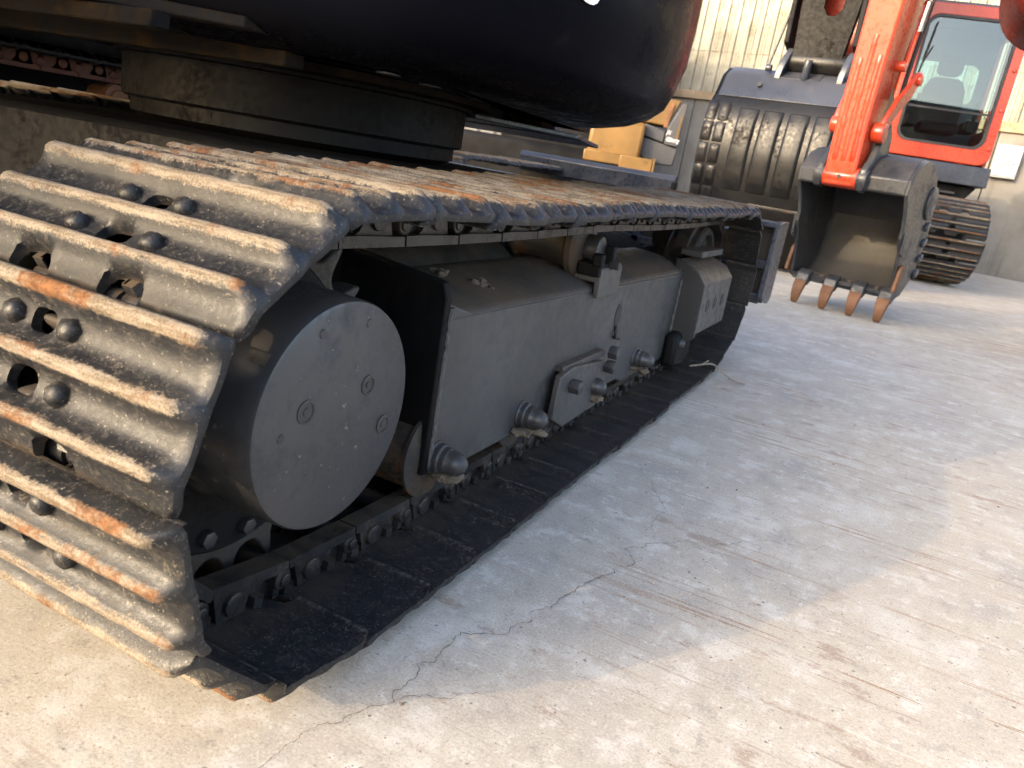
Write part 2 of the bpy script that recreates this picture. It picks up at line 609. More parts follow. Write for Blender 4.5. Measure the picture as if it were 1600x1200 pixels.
def crack(pts, w, depth=5, amp=.13):
    p = fractal(pts, depth, amp)
    mb = MB()
    vs = []
    for i, q in enumerate(p):
        d = np.array(p[min(i + 1, len(p) - 1)]) - np.array(p[max(i - 1, 0)])
        d /= np.linalg.norm(d)
        nr = np.array([-d[1], d[0]])
        ww = w * (.25 + .9 * rng.random() ** 1.5) * (.35 + .65 * math.sin(PI * min(1, max(0, (i + 1) / (len(p) + 1)))))
        for sgn in (-1, 1):
            vs.append((q[0] + nr[0] * ww * sgn, q[1] + nr[1] * ww * sgn, .0035))
    fs = [(2 * i, 2 * i + 1, 2 * i + 3, 2 * i + 2) for i in range(len(p) - 1)]
    mb.add(vs, fs)
    o = mb.obj('crack', M['crack'], ground, smooth=False, fix=False)
    o['kind'] = 'structure'


crack([(-.60, .52), (-.574, .684), (-.566, .79), (-.529, .871), (-.531, .999), (-.517, 1.127), (-.413, 1.37), (-.368, 1.563), (-.321, 1.766), (-.267, 1.84), (-.093, 2.006), (.217, 2.142), (.7, 2.3)], .0012)
crack([(-.321, 1.766), (-.36, 1.95), (-.44, 2.10), (-.52, 2.22)], .0009, 5)
crack([(-.529, .871), (-.44, .96), (-.37, 1.02)], .0008, 4)
crack([(-.267, 1.84), (-.16, 1.80), (.02, 1.74), (.2, 1.70)], .0008, 5)
crack([(.9, 9.8), (1.5, 8.2), (2.4, 6.0), (3.2, 4.0)], .006, 4, .02)

# ------------------------------------------------------------------ setting: boundary wall
W0 = np.array([-5.8, 21.7])
WD = np.array([.984, -.178])
WD /= np.linalg.norm(WD)
WN = np.array([WD[1], -WD[0]])        # towards the camera
if WN[1] > 0:
    WN = -WN


def wp(s, d, z):
    q = W0 + WD * s + WN * d
    return (q[0], q[1], z)


wall = thing('boundary_wall', 'tall yard wall of stained concrete topped with cream ribbed metal sheets', 'wall', Matrix.Translation(Vector(wp(0, 0, 0))))
CAPZ = 3.16
for i in range(-16, 9):
    a, b = i * 2.4 + .01, i * 2.4 + 2.39
    mb = MB().prism([(a, -.25), (b, -.25), (b, 0), (a, 0)], lambda p, h: wp(p[0], p[1], h), -.3, CAPZ - .16)
    mb.obj('concrete_panel', M['concrete'], wall, bevel=.02)
    mb = MB().prism([(a - .01, -.3), (b + .01, -.3), (b + .01, .08), (a - .01, .08)], lambda p, h: wp(p[0], p[1], h), CAPZ - .157, CAPZ + .05)
    mb.obj('cap_beam', M['capstone'], wall, bevel=.012)
RIB = .32


def sheet_profile(w, nr):
    pts = []
    for r in range(nr):
        u = r * RIB
        pts += [(u, 0), (u + .02, 0), (u + .045, .05), (u + .085, .05), (u + .11, 0), (u + .165, 0), (u + .175, .012), (u + .185, 0), (u + .235, 0), (u + .245, .012), (u + .255, 0)]
    pts.append((nr * RIB, 0))
    return pts


TOPZ = 5.62
sp = sheet_profile(0, 3)
for i in range(-38, 21):
    s0 = i * 3 * RIB
    zs = (CAPZ + .055, CAPZ + 1.05, CAPZ + 1.06, TOPZ)
    rings = []
    off = (.0, .0, .012, .012)
    for z, oo in zip(zs, off):
        rings.append([wp(s0 + u, -.08 + d + oo + rng.normal(0, .002), z) for u, d in sp])
    mb = MB().loft(rings, closed=False, caps=False)
    mb.obj('metal_sheet', M['cream'], wall, smooth=False)
    mb = MB().prism([(s0, .0), (s0 + 3 * RIB, 0), (s0 + 3 * RIB, .02), (s0, .02)], lambda p, h: wp(p[0], p[1] - .035, h), CAPZ + 1.02, CAPZ + 1.06)
mb = MB().prism([(-37, -.35), (19, -.35), (19, -.1), (-37, -.1)], lambda p, h: wp(p[0], p[1], h), TOPZ - .05, TOPZ + .22)
mb.obj('eave_board', M['brownroof'], wall, bevel=.01)
for i in range(-14, 48):
    s0 = i * .42
    mb = MB().prism([(s0 - .05, 0), (s0, .09), (s0 + .05, 0)], lambda p, h: wp(p[0], h, TOPZ + .222 + p[1]), -1.2, .06)
    mb.obj('roof_rib', M['brownroof'], wall)
# pale building beyond the wall
bld = thing('pale_building', 'whitewashed building rising behind the boundary wall', 'building', Matrix.Translation(Vector(wp(8, -6, 0))))
MB().prism([(-2, -12), (22, -12), (22, -6), (-2, -6)], lambda p, h: wp(p[0], p[1], h), 0, 11).obj('wall', M['palewall'], bld)
for s in (1.2, 5.2, 9.2, 13.2):
    for z in (4.5, 7.6):
        w = MB().prism([(s, -5.99), (s + 1.6, -5.99), (s + 1.6, -5.93), (s, -5.93)], lambda p, h: wp(p[0], p[1], h), z, z + 1.5).obj('window', M['boxwhite'], bld)
        MB().prism([(s + .08, -5.925), (s + 1.52, -5.925), (s + 1.52, -5.915), (s + .08, -5.915)], lambda p, h: wp(p[0], p[1], h), z + .08, z + 1.42).obj('pane', M['glass'], w)
# electric box on the wall
ex = 7.26
ebox = thing('electric_box', 'white wall cabinet with a red hazard triangle and lettering', 'electric box', Matrix.Translation(Vector(wp(ex + .27, .02, 2.0))))
EZ = 2.06
MB().prism([(ex, .005), (ex + .50, .005), (ex + .50, .17), (ex, .17)], lambda p, h: wp(p[0], p[1], h), EZ, EZ + .68).obj('case', M['boxwhite'], ebox, bevel=.008)
MB().prism([(ex + .035, .173), (ex + .465, .173), (ex + .465, .19), (ex + .035, .19)], lambda p, h: wp(p[0], p[1], h), EZ + .035, EZ + .645).obj('door', M['boxwhite'], ebox, bevel=.006)
MB().cyl(wp(ex + .40, .19, EZ + .30), wp(ex + .40, .205, EZ + .30), .018, 12).obj('lock', M['chrome'], ebox)


def flat(poly, d0, d1, name, mat, parent):
    return MB().prism(poly, lambda p, h: wp(ex + p[0], h, EZ + p[1]), d0, d1).obj(name, mat, parent)


tri = MB()
for a, b in (((.12, .26), (.23, .46)), ((.23, .46), (.34, .26)), ((.34, .26), (.12, .26))):
    a, b = np.array(a), np.array(b)
    d = (b - a) / np.linalg.norm(b - a)
    nn = np.array([-d[1], d[0]]) * .010
    a = a - d * .008
    b = b + d * .008
    tri.prism([a - nn, b - nn, b + nn, a + nn], lambda p, h: wp(ex + p[0], h, EZ + p[1]), .1915, .194)
tri.obj('hazard_triangle', M['redprint'], ebox)
flat([(.245, .40), (.205, .335), (.228, .335), (.215, .285), (.258, .35), (.235, .35)], .1915, .1945, 'lightning_bolt', M['redprint'], ebox)
def lettering(name, body, size, mat, parent, mtx, align='CENTER', shear=0):
    fc = bpy.data.curves.new(name, 'FONT')
    fc.body = body
    fc.size = size
    fc.extrude = .0012
    fc.resolution_u = 2
    fc.align_x = align
    fc.shear = shear
    fo = bpy.data.objects.new(name, fc)
    COL.objects.link(fo)
    dg = bpy.context.evaluated_depsgraph_get()
    me = bpy.data.meshes.new_from_object(fo.evaluated_get(dg))
    bpy.data.objects.remove(fo)
    bpy.data.curves.remove(fc)
    me.name = name
    me.materials.clear()
    me.materials.append(mat)
    o = bpy.data.objects.new(name, me)
    link(o, parent)
    o.matrix_basis = mtx
    return o


lettering('danger_lettering', '\u6709\u7535\u5371\u9669', .085, M['redprint'], ebox, FR(wp(ex + .23, .1925, EZ + .175), (*WD, 0), (0, 0, 1), (*WN, 0)))

# ------------------------------------------------------------------ track pieces (shared mesh data)
P = .189
XC = -.88


def shoe_mesh(name, seed, width=.556, detail=1.0):
    r = np.random.default_rng(seed)
    prof = [(-.0975, .004, -.004), (-.0985, .020, .0005), (-.0970, .033, .003), (-.0940, .0385, .002), (-.0880, .0400, 0), (-.0815, .0392, 0), (-.0765, .0320, 0), (-.0690, .0210, 0),
            (-.0600, .0165, 0), (-.0500, .0140, 0), (-.0400, .0135, 0), (-.0310, .0150, 0), (-.0240, .0205, 0), (-.0185, .0285, 0), (-.0138, .0358, 0), (-.0080, .0372, 0), (-.0022, .0358, 0),
            (.0025, .0285, 0), (.0080, .0205, 0), (.0150, .0150, 0), (.0240, .0135, 0), (.0340, .0135, 0), (.0430, .0150, 0), (.0500, .0205, 0), (.0555, .0290, 0), (.0600, .0355, 0),
            (.0660, .0370, 0), (.0715, .0340, 0), (.0760, .0265, -.001), (.0810, .0185, -.003), (.0870, .0125, -.006), (.0940, .0075, -.009), (.1010, .0035, -.0110), (.1065, .0000, -.0125), (.1090, -.0055, -.0120)]
    us = np.array([p[0] for p in prof])
    top = np.array([p[1] for p in prof])
    bot = np.array([p[2] for p in prof])
    hw = width / 2
    step = .0075 / detail
    xs = np.arange(-hw, hw + 1e-6, width / round(width / step))
    nx, nu = len(xs), len(us)
    # holes: (x, u, half width, half length) as superellipses
    holes = [(0.0, -.046, .022, .0155), (0.0, .0285, .027, .0175)]
    cuts = [(-.083, .112, .038, .034), (.083, .112, .038, .034)]

    def inside(x, u, g=1.0):
        for hx, hu, a, b in holes:
            if abs((x - hx) / (a * g)) ** 3 + abs((u - hu) / (b * g)) ** 3 < 1:
                return True
        for hx, hu, a, b in cuts:
            if abs((x - hx) / (a * g)) ** 3 + abs((u - hu) / (b * g)) ** 3 < 1:
                return True
        return False

    X, U = np.meshgrid(xs, us, indexing='ij')
    T = np.repeat(top[None, :], nx, 0).copy()
    B = np.repeat(bot[None, :], nx, 0).copy()
    # grousers fade and edges round at the shoe ends
    e = np.clip((hw - np.abs(X)) / .028, 0, 1)
    f = e * e * (3 - 2 * e)
    T = np.where(T > .0135, .0135 + (T - .0135) * (.22 + .78 * f), T)
    endr = np.clip((hw - np.abs(X)) / .008, 0, 1)
    T -= (1 - endr) ** 2 * .004
    # wear and dents
    low = r.normal(0, 1, (9, 6))
    gx = np.linspace(0, 8, nx)
    gu = np.linspace(0, 5, nu)
    ix = np.clip(gx.astype(int), 0, 7)
    iu = np.clip(gu.astype(int), 0, 4)
    fx = (gx - ix)[:, None]
    fu = (gu - iu)[None, :]
    lo = low[ix][:, iu] * (1 - fx) * (1 - fu) + low[ix + 1][:, iu] * fx * (1 - fu) + low[ix][:, iu + 1] * (1 - fx) * fu + low[ix + 1][:, iu + 1] * fx * fu
    T += lo * .0004
    B += lo * .0004
    jag = r.normal(0, 1, (nx,))
    T += np.where(T > .028, 1, 0) * (np.convolve(jag, [.25, .5, .25], 'same')[:, None]) * .0005
    V = U.copy()
    V[:, 0] += r.normal(0, .0003, nx)
    V[:, -1] += np.convolve(r.normal(0, 1, nx), [.3, .4, .3], 'same') * .0006
    Xw = X.copy()
    ej = np.convolve(r.normal(0, 1, nu), [.3, .4, .3], 'same') * .0009
    Xw[0, :] += ej
    Xw[-1, :] += np.convolve(r.normal(0, 1, nu), [.3, .4, .3], 'same') * .0009
    # rounded lip corners
    cut = np.clip((us - .082) / .0265, 0, 1) ** 2.2 * .010
    Xw[0, :] += cut
    Xw[1, :] += cut * .6
    Xw[-1, :] -= cut
    Xw[-2, :] -= cut * .6
    keep = np.zeros((nx - 1, nu - 1), bool)
    for i in range(nx - 1):
        for j in range(nu - 1):
            keep[i, j] = not inside((xs[i] + xs[i + 1]) / 2, (us[j] + us[j + 1]) / 2)
    # snap rim vertices to the hole outlines
    for i in range(nx):
        for j in range(nu):
            nb = [keep[a, b] for a in (i - 1, i) for b in (j - 1, j) if 0 <= a < nx - 1 and 0 <= b < nu - 1]
            if any(nb) and not all(nb):
                for hx, hu, a, b in holes + cuts:
                    dx, du = xs[i] - hx, us[j] - hu
                    rr = (abs(dx / a) ** 3 + abs(du / b) ** 3) ** (1 / 3)
                    if .55 < rr < 1.5:
                        if hu > .1 and j >= nu - 2:
                            Xw[i, j] = hx + dx / rr
                        else:
                            Xw[i, j] = hx + dx / rr
                            V[i, j] = hu + du / rr
                        T[i, j] = min(T[i, j], .0145)
                        break
    mb = MB()
    it = np.arange(nx * nu).reshape(nx, nu)
    vs = [(Xw[i, j], V[i, j], T[i, j]) for i in range(nx) for j in range(nu)] + [(Xw[i, j], V[i, j], B[i, j]) for i in range(nx) for j in range(nu)]
    N = nx * nu
    fs = []
    for i in range(nx - 1):
        for j in range(nu - 1):
            if not keep[i, j]:
                continue
            a, b, c, d = it[i, j], it[i + 1, j], it[i + 1, j + 1], it[i, j + 1]
            fs.append((a, b, c, d))
            fs.append((a + N, d + N, c + N, b + N))
            for (di, dj, p, q) in ((-1, 0, d, a), (1, 0, b, c), (0, -1, a, b), (0, 1, c, d)):
                ii, jj = i + di, j + dj
                if not (0 <= ii < nx - 1 and 0 <= jj < nu - 1) or not keep[ii, jj]:
                    fs.append((q, p, p + N, q + N))
    mb.add(vs, fs)
    bm_mesh = mb.mesh(name, M['shoe'], sharp=50)
    return bm_mesh


SHOES = [shoe_mesh('track_shoe', s) for s in (1, 2, 3, 4)]
SHOE_FAR = shoe_mesh('track_shoe', 9, detail=.45)


def bolt_mesh():
    mb = MB()
    mb.lathe([(.0165, 0), (.0165, .003), (.0150, .009), (.0128, .0135), (.0075, .0165), (.0, .0172)], (0, 0, 0), (0, 0, 1), 6, cap=False)
    me = mb.mesh('shoe_bolt', M['shoe'], sharp=60)
    return me


BOLT = bolt_mesh()


def link_mesh(side):
    """one chain side link: rail bar, pillars with open pockets between, pin bosses, nuts"""
    mb = MB()
    # back plate, set back, closes the pockets
    mb.prism([(-.090, -.060), (.090, -.060), (.088, -.001), (-.086, -.001)], lambda p, h: (h * side, p[0], p[1]), -.010, -.004)
    # rail bar with slanted ends
    mb.prism([(-.0935, -.0745), (.0895, -.0745), (.0925, -.0560), (.050, -.0545), (-.0905, -.0570)], lambda p, h: (h, p[0], p[1]), -.021, .021)
    # pillars up to the shoe
    arc = [(.016 - .030 * math.sin(t), -.047 + .047 * (1 - math.cos(t)) ** .8) for t in np.linspace(.1, 1.45, 7)]
    mb.prism([(-.066, -.056), (.042, -.056), (.028, -.049), (.016, -.032), (.012, -.018), (.011, -.001), (-.050, -.001), (-.054, -.018), (-.060, -.034)], lambda p, h: (h, p[0], p[1]), -.010, .012)
    mb.prism([(.070, -.057), (.0915, -.057), (.0905, -.001), (.076, -.001), (.075, -.030)], lambda p, h: (h, p[0], p[1]), -.010, .008)
    mb.cyl((-.018, -.020, -.027), (.017, -.020, -.027), .0215, 18, bev=.004)
    mb.cyl((-.016, P / 2 - .004, -.036), (.014, P / 2 - .004, -.036), .020, 18, bev=.004)
    for u in (.040, -.076):
        mb.cyl((.006 * side, u, -.020), (.006 * side, u, -.001), .0125, 6)
    return mb.mesh('track_link', M['link'], sharp=40)


LINK = {1: link_mesh(1), -1: link_mesh(-1)}
_b = MB()
_b.cyl((-.066, 0, 0), (.066, 0, 0), .021, 18)
_b.cyl((-.104, 0, 0), (.104, 0, 0), .012, 14, bev=.003)
PIN = _b.mesh('track_pin', M['link'], sharp=40)


def track_frames(C1, r1, C2, r2, n, phase, zb=.098, sag=.010, yroll=None, low=1.0):
    pts = []
    y0, z0 = C2[0], C2[1] + r2
    y1, z1 = C1[0], C1[1] + r1
    for i in range(41):
        t = i / 40
        y = y0 + (y1 - y0) * t
        z = z0 + (z1 - z0) * t
        if yroll:
            tr = (yroll - y0) / (y1 - y0)
            q = (t / tr) if t < tr else (t - tr) / (1 - tr)
            z -= sag * 4 * q * (1 - q)
        pts.append((y, z))
    for i in range(1, 41):
        a = PI / 2 + PI * i / 40 * .93
        pts.append((C1[0] + r1 * math.cos(a), C1[1] + r1 * math.sin(a) * (1.0 if math.sin(a) > 0 else low)))
    ya, yb = C1[0] + .42, C2[0] - .42
    p0 = pts[-1]
    for i in range(1, 13):
        t = i / 12
        s = t * t * (3 - 2 * t) * .55 + (1 - (1 - t) ** 2) * .45
        pts.append((p0[0] + (ya - p0[0]) * t, p0[1] + (zb - p0[1]) * s))
    for i in range(1, 21):
        pts.append((ya + (yb - ya) * i / 20, zb))
    aE = -PI / 2 + PI * .07
    pE = (C2[0] + r2 * math.cos(aE), C2[1] + r2 * math.sin(aE))
    for i in range(1, 13):
        t = i / 12
        s = t * t * (3 - 2 * t) * .55 + t * t * .45
        pts.append((yb + (pE[0] - yb) * t, zb + (pE[1] - zb) * s))
    for i in range(1, 41):
        a = aE + (PI / 2 - aE) * i / 40
        pts.append((C2[0] + r2 * math.cos(a), C2[1] + r2 * math.sin(a)))
    pts = np.array(pts)
    seg = np.linalg.norm(np.diff(np.vstack([pts, pts[:1]]), axis=0), axis=1)
    cum = np.concatenate([[0], np.cumsum(seg)])
    L = cum[-1]
    out = []
    cl = np.vstack([pts, pts[:1]])
    for k in range(n):
        s = ((k + phase) / n * L) % L
        out.append((np.interp(s, cum, cl[:, 0]), np.interp(s, cum, cl[:, 1])))
    return np.array(out), L


def build_track(root, xc, pins, shoes, bolts=None, links=True, only=None, scale=1.0, labels=None):
    n = len(pins)
    for k in range(n):
        if only and not only(pins[k]):
            continue
        a, b = pins[k], pins[(k + 1) % n]
        d = b - a
        u = d / np.linalg.norm(d)
        nr = np.array([u[1], -u[0]])
        mid = (a + b) / 2
        F = lambda x, y, z: FR((x, y, z), (-1, 0, 0), (0, u[0], u[1]), (0, nr[0], nr[1]))
        jx = rng.normal(0, .0055)
        rot = Matrix.Rotation(rng.normal(0, .006), 4, 'Z') @ Matrix.Rotation(rng.normal(0, .006), 4, 'Y') @ Matrix.Rotation(rng.normal(0, .012), 4, 'X')
        sm = F(xc + jx, mid[0] + nr[0] * .0365 * scale, mid[1] + nr[1] * .0365 * scale) @ rot @ Matrix.Scale(scale, 4)
        so = inst('track_shoe', shoes[k % len(shoes)], root, sm)
        if bolts and bolts(mid):
            for (bx, bu) in ((-.051, -.046), (.051, -.046), (-.069, .0285), (.069, .0285)):
                bo = bpy.data.objects.new('shoe_bolt', BOLT)
                COL.objects.link(bo)
                bo.parent = so
                bo.matrix_basis = Matrix.Translation((bx, bu, .0125)) @ Matrix.Rotation(rng.random() * 1.0, 4, 'Z')
        if links:
            for sd in (1, -1):
                lm = F(xc + sd * .083 * scale, mid[0] + nr[0] * .036 * scale, mid[1] + nr[1] * .036 * scale) @ Matrix.Scale(scale, 4)
                inst('track_link', LINK[-sd], root, lm)
            inst('track_pin', PIN, root, F(xc, a[0], a[1]) @ Matrix.Scale(scale, 4))


# ------------------------------------------------------------------ the near excavator
S = np.array([-2.0, 2.28])
EX = thing('crawler_excavator', 'near black crawler excavator, its dirt caked track and motor cover filling the view', 'excavator', Matrix.Translation((S[0], S[1], 0)))
C1, R1 = (.875, .409), .294
C2, R2 = (3.80, .430), .299
pins, TL = track_frames(C1, R1, C2, R2, 41, 0.88, yroll=2.22, low=1.10, zb=.0765)
build_track(EX, XC, pins, SHOES, bolts=lambda m: m[0] < 1.25 and m[1] > .12)
XC2 = -2 * 2.0 - XC
build_track(EX, XC2, pins + np.array([0, .01]), [SHOE_FAR], links=False)

MB().prism([(.75, .15), (.62, .45), (.75, .70), (1.1, .62), (3.6, .62), (3.9, .3), (3.6, .12)], lambda p, h: (h, p[0], p[1]), -3.3, -2.93).obj('track_frame', M['dark'], EX, bevel=.05)
# frame of the near track
fx0 = -.76
poly = [(1.34, .175), (1.34, .545), (1.46, .512), (2.2, .503), (3.22, .49), (3.62, .43), (3.62, .22), (3.4, .14), (3.1, .125), (2.66, .125), (2.6, .145), (1.46, .15)]
rings = []
for x, top_add, ins in ((fx0 - .004, -.010, .0), (fx0, -.016, .0)):
    pass
mb = MB()
mb.prism(poly, lambda p, h: (h, p[0], p[1]), fx0, fx0 - .016)
fr = mb.obj('track_frame', M['frame'], EX, bevel=.006)
# folded top with rounded outer edge, rising inward
prof = [(fx0 - .001, .500), (fx0 + .0015, .506), (fx0 - .004, .513), (fx0 - .016, .520), (fx0 - .07, .543), (fx0 - .16, .566), (fx0 - .24, .568), (fx0 - .26, .55)]
rings = []
for y, dz in ((1.345, .005), (1.75, .003), (2.2, 0), (2.75, -.005), (3.22, -.011), (3.6, -.06)):
    rings.append([(x, y, z + dz) for x, z in prof] + [(fx0 - .26, y, .48 + dz), (fx0 - .02, y, .48 + dz)])
MB().loft(rings).obj('frame_top_plate', M['frame'], EX, sharp=50)
# end plate
MB().prism([(fx0 + .004, .172), (fx0 + .004, .555), (fx0 - .008, .588), (fx0 - .24, .612), (fx0 - .30, .60), (fx0 - .30, .25), (fx0 - .10, .172)], lambda p, h: (p[0], h, p[1]), 1.322, 1.342).obj('frame_end_plate', M['dark'], EX, bevel=.004)
# inner side and sloping leg of the centre frame
MB().prism([(1.35, .16), (3.6, .16), (3.6, .55), (1.35, .55)], lambda p, h: (h, p[0], p[1]), -1.02, -1.0).obj('inner_side_plate', M['dark'], EX)
leg_r = []
for t, x in ((0, -.93), (.25, -1.0), (.6, -1.12), (1.0, -1.30)):
    z = .556 + .165 * (t ** .9)
    a, b = 1.35 + .10 * t, 2.02 + .0 * t
    leg_r.append([(x, a, z), (x, b, z - .01), (x - .012, b, z - .10), (x - .012, a, z - .10)])
MB().loft(leg_r).obj('frame_leg', M['rail'], EX, sharp=40)
leg_r = []
for t, x in ((0, -.95), (.25, -1.05), (.6, -1.18), (1.0, -1.32)):
    z = .55 + .16 * (t ** .9)
    leg_r.append([(x, 2.75, z), (x, 3.35, z - .01), (x - .012, 3.35, z - .10), (x - .012, 2.75, z - .10)])
MB().loft(leg_r).obj('frame_leg', M['dark'], EX, sharp=40)
# centre frame under the slew bearing
cf = [(-1.32, 1.45), (-1.32, 3.3), (-1.6, 3.1), (-2.4, 3.1), (-2.68, 3.3), (-2.68, 1.2), (-2.45, 1.2), (-2.2, 1.38), (-1.7, 1.48)]
MB().prism(cf, lambda p, h: (p[0], p[1], h), .48, .765).obj('centre_frame', M['dark'], EX, bevel=.02)
MB().lathe([(.50, 0), (.55, .02), (.55, .075), (.47, .075)], (S[0], S[1], .765), (0, 0, 1), 72).obj('lower_bearing_ring', M['dark'], EX)
for i in range(36):
    a = 2 * PI * i / 36 + .05
    if math.cos(a) < -.35 and i % 2:
        pass
    MB().cyl((S[0] + .535 * math.cos(a), S[1] + .535 * math.sin(a), .805), (S[0] + .535 * math.cos(a), S[1] + .535 * math.sin(a), .826), .013, 6).obj('ring_bolt', M['slate'], EX)
MB().lathe([(.565, 0), (.577, .008), (.577, .128), (.60, .132), (.60, .142)], (S[0], S[1], .826), (0, 0, 1), 96).obj('slew_bearing_cover', M['dark'], EX, sharp=30)

# final drive: motor cover, flange, sprocket
MC = (.888, .438)
prof = [(.205, .0), (.205, .02), (.184, .025), (.1778, .24), (.1768, .2645), (.1742, .2705), (.1695, .2725), (.0, .2725)]
MB().lathe(prof, (-.935, MC[0], MC[1]), (1, 0, 0), 96, cap=False).obj('motor_cover', M['motor'], EX, sharp=40)
mcov = bpy.data.objects['motor_cover']
for (dy, dz, r) in ((-.075, .025, .018), (.065, .038, .016), (.118, -.04, .016)):
    MB().lathe([(r, 0), (r, .0018), (r - .0035, .0025), (r - .004, .0008), (r * .35, .0008), (r * .33, .0022), (0, .0022)], (-.6626, MC[0] + dy, MC[1] + dz), (1, 0, 0), 28, cap=False).obj('plug', M['motor'], mcov)
for (dy, dz) in ((-.122, -.003), (-.055, .135), (.05, .138)):
    MB().lathe([(.007, 0), (.006, .0018), (.0, .002)], (-.6626, MC[0] + dy, MC[1] + dz), (1, 0, 0), 14, cap=False).obj('rivet', M['motor'], mcov)
tp = MB()
rows = []
for x in (-.715, -.702, -.688, -.676):
    rows.append([(x, MC[0] - .1782 * math.cos(t), MC[1] + .1782 * math.sin(t)) for t in np.linspace(.60 + .06 * (x + .69), .70 + .1 * (x + .69), 6)])
tp.loft(rows, closed=False, caps=False)
tp.obj('tape_patch', M['mud'], mcov, smooth=False)
prof = [(.243, 0), (.247, .006), (.247, .03), (.243, .034), (.0, .036)]
MB().lathe(prof, (-.870, C1[0], C1[1]), (1, 0, 0), 72, cap=False).obj('drive_flange', M['dark'], EX, sharp=40)
for i in range(16):
    a = 2 * PI * i / 16 + .1
    q = (C1[0] + .218 * math.cos(a), C1[1] + .218 * math.sin(a))
    MB().cyl((-.838, *q), (-.822, *q), .015, 6, bev=.002).obj('flange_bolt', M['motor'], EX)
nt = 21
out = []
for i in range(nt):
    for t, r in ((-.32, .283), (-.24, .272), (-.12, .2665), (0.0, .265), (.12, .2665), (.24, .272), (.32, .283), (.39, .306), (.44, .321), (.50, .326), (.56, .321), (.61, .306)):
        a = 2 * PI * (i + t * 1.0) / nt + .08
        out.append((C1[0] + r * math.cos(a), C1[1] + r * math.sin(a)))
MB().prism(out, lambda p, h: (h, p[0], p[1]), -.895, -.845).obj('drive_sprocket', M['rail'], EX, bevel=.005)
MB().cyl((-1.30, C1[0], C1[1]), (-.97, C1[0], C1[1]), .262, 48, bev=.02).obj('sun_block_motor', M['dark'], EX)  # travel motor, added and sized to keep sun off the end plate
MB().prism([(.95, .16), (.95, .66), (1.38, .60), (1.38, .16)], lambda p, h: (h, p[0], p[1]), -1.06, -1.02).obj('sun_block_bracket', M['dark'], EX, bevel=.006)  # bracket added to help block sun from the frame end

# bottom rollers and their end caps
for i, (y, gap) in enumerate(((1.375, 0), (1.80, 0), (2.255, 0), (2.78, 0), (3.24, 0), (3.5, 0))):
    z = .205
    if i < 5:
        prof = [(.038, -.02), (.038, .018), (.034, .022), (.034, .034), (.030, .038), (.030, .050), (.0275, .054), (.027, .066), (.023, .079), (.016, .088), (.006, .093), (0, .0935)]
        MB().lathe(prof, (-.775, y, z - .004), (1, 0, 0), 28, cap=False).obj('roller_cap', M['motor'], EX, sharp=30)
    prof = [(.05, -.112), (.100, -.106), (.100, -.098), (.088, -.092), (.088, .092), (.100, .098), (.100, .106), (.05, .112)]
    MB().lathe(prof, (XC, y, .206), (1, 0, 0), 36).obj('bottom_roller', M['brownroller'], EX, sharp=30)
for i_, y_ in enumerate((1.375, 1.80, 2.255, 2.78)):
    mb = MB()
    for j_ in range(7):
        bm = bmesh.new()
        bmesh.ops.create_icosphere(bm, subdivisions=2, radius=.010 + .007 * rng.random())
        c_ = np.array([-.752 + .045 * rng.random(), y_ + rng.normal(0, .018), .205 - .040 - .004 * rng.random()])
        for v_ in bm.verts:
            v_.co *= 1 + .22 * rng.normal()
        mb.add([np.array(v_.co) * np.array([1.4, 1.2, .7]) + c_ for v_ in bm.verts], [tuple(v_.index for v_ in f_.verts) for f_ in bm.faces])
        bm.free()
    mb.obj('packed_mud', M['mud'], EX, sharp=60)
# track guard plate at the third roller
MB().prism([(1.95, .285), (2.04, .30), (2.31, .275), (2.36, .20), (2.30, .125), (2.03, .118), (1.94, .16)], lambda p, h: (h, p[0], p[1]), -.742, -.722).obj('track_guard', M['frame'], EX, bevel=.004)
MB().box((-.748, 2.16, .295), (.03, .34, .02)).obj('guard_bracket', M['frame'], EX, bevel=.004)
for (y, z) in ((2.04, .245), (2.33, .255), (2.34, .30)):
    MB().cyl((-.722, y, z), (-.69, y, z), .022, 6, bev=.003).obj('guard_bolt', M['motor'], EX)
# drain hole
hole = []
for i in range(20):
    a = 2 * PI * i / 20
    hole.append((2.47 + .030 * math.cos(a), .395 + .040 * math.sin(a)))
MB().prism(hole, lambda p, h: (h, p[0], p[1]), -.7605, -.7575).obj('drain_hole', M['rubber'], EX)
MB().tube([(-.757, 2.46, .36), (-.752, 2.465, .34), (-.75, 2.45, .325), (-.748, 2.49, .318)], .007, 6).obj('hose_end', M['rubber'], EX)

# carrier roller
CY, CZ = 2.20, .622
prof = [(.050, .125), (.088, .118), (.098, .108), (.098, .090), (.078, .078), (.070, .05), (.072, .0), (.067, -.02), (.072, -.04), (.07, -.09), (.06, -.13)]
MB().lathe(prof, (-.935, CY, CZ), (1, 0, 0), 44).obj('carrier_roller', M['brownroller'], EX, sharp=30)
MB().cyl((-.812, CY, CZ), (-.765, CY, CZ), .040, 28, bev=.005).obj('roller_hub', M['motor'], EX)
MB().box((-.775, CY, CZ - .055), (.07, .115, .04)).box((-.75, CY + .045, CZ - .02), (.03, .03, .07)).box((-.75, CY - .05, CZ - .025), (.03, .03, .04)).obj('roller_clamp', M['dark'], EX, bevel=.005)
MB().cyl((-.745, CY + .04, CZ - .04), (-.715, CY + .04, CZ - .04), .014, 6, bev=.002).obj('clamp_bolt', M['motor'], EX)
MB().prism([(-.835, .53), (-.80, .575), (-.742, .578), (-.738, .57), (-.738, .485), (-.752, .485), (-.756, .53)], lambda p, h: (p[0], h, p[1]), 2.16, 2.345).obj('roller_bracket', M['frame'], EX, bevel=.003)
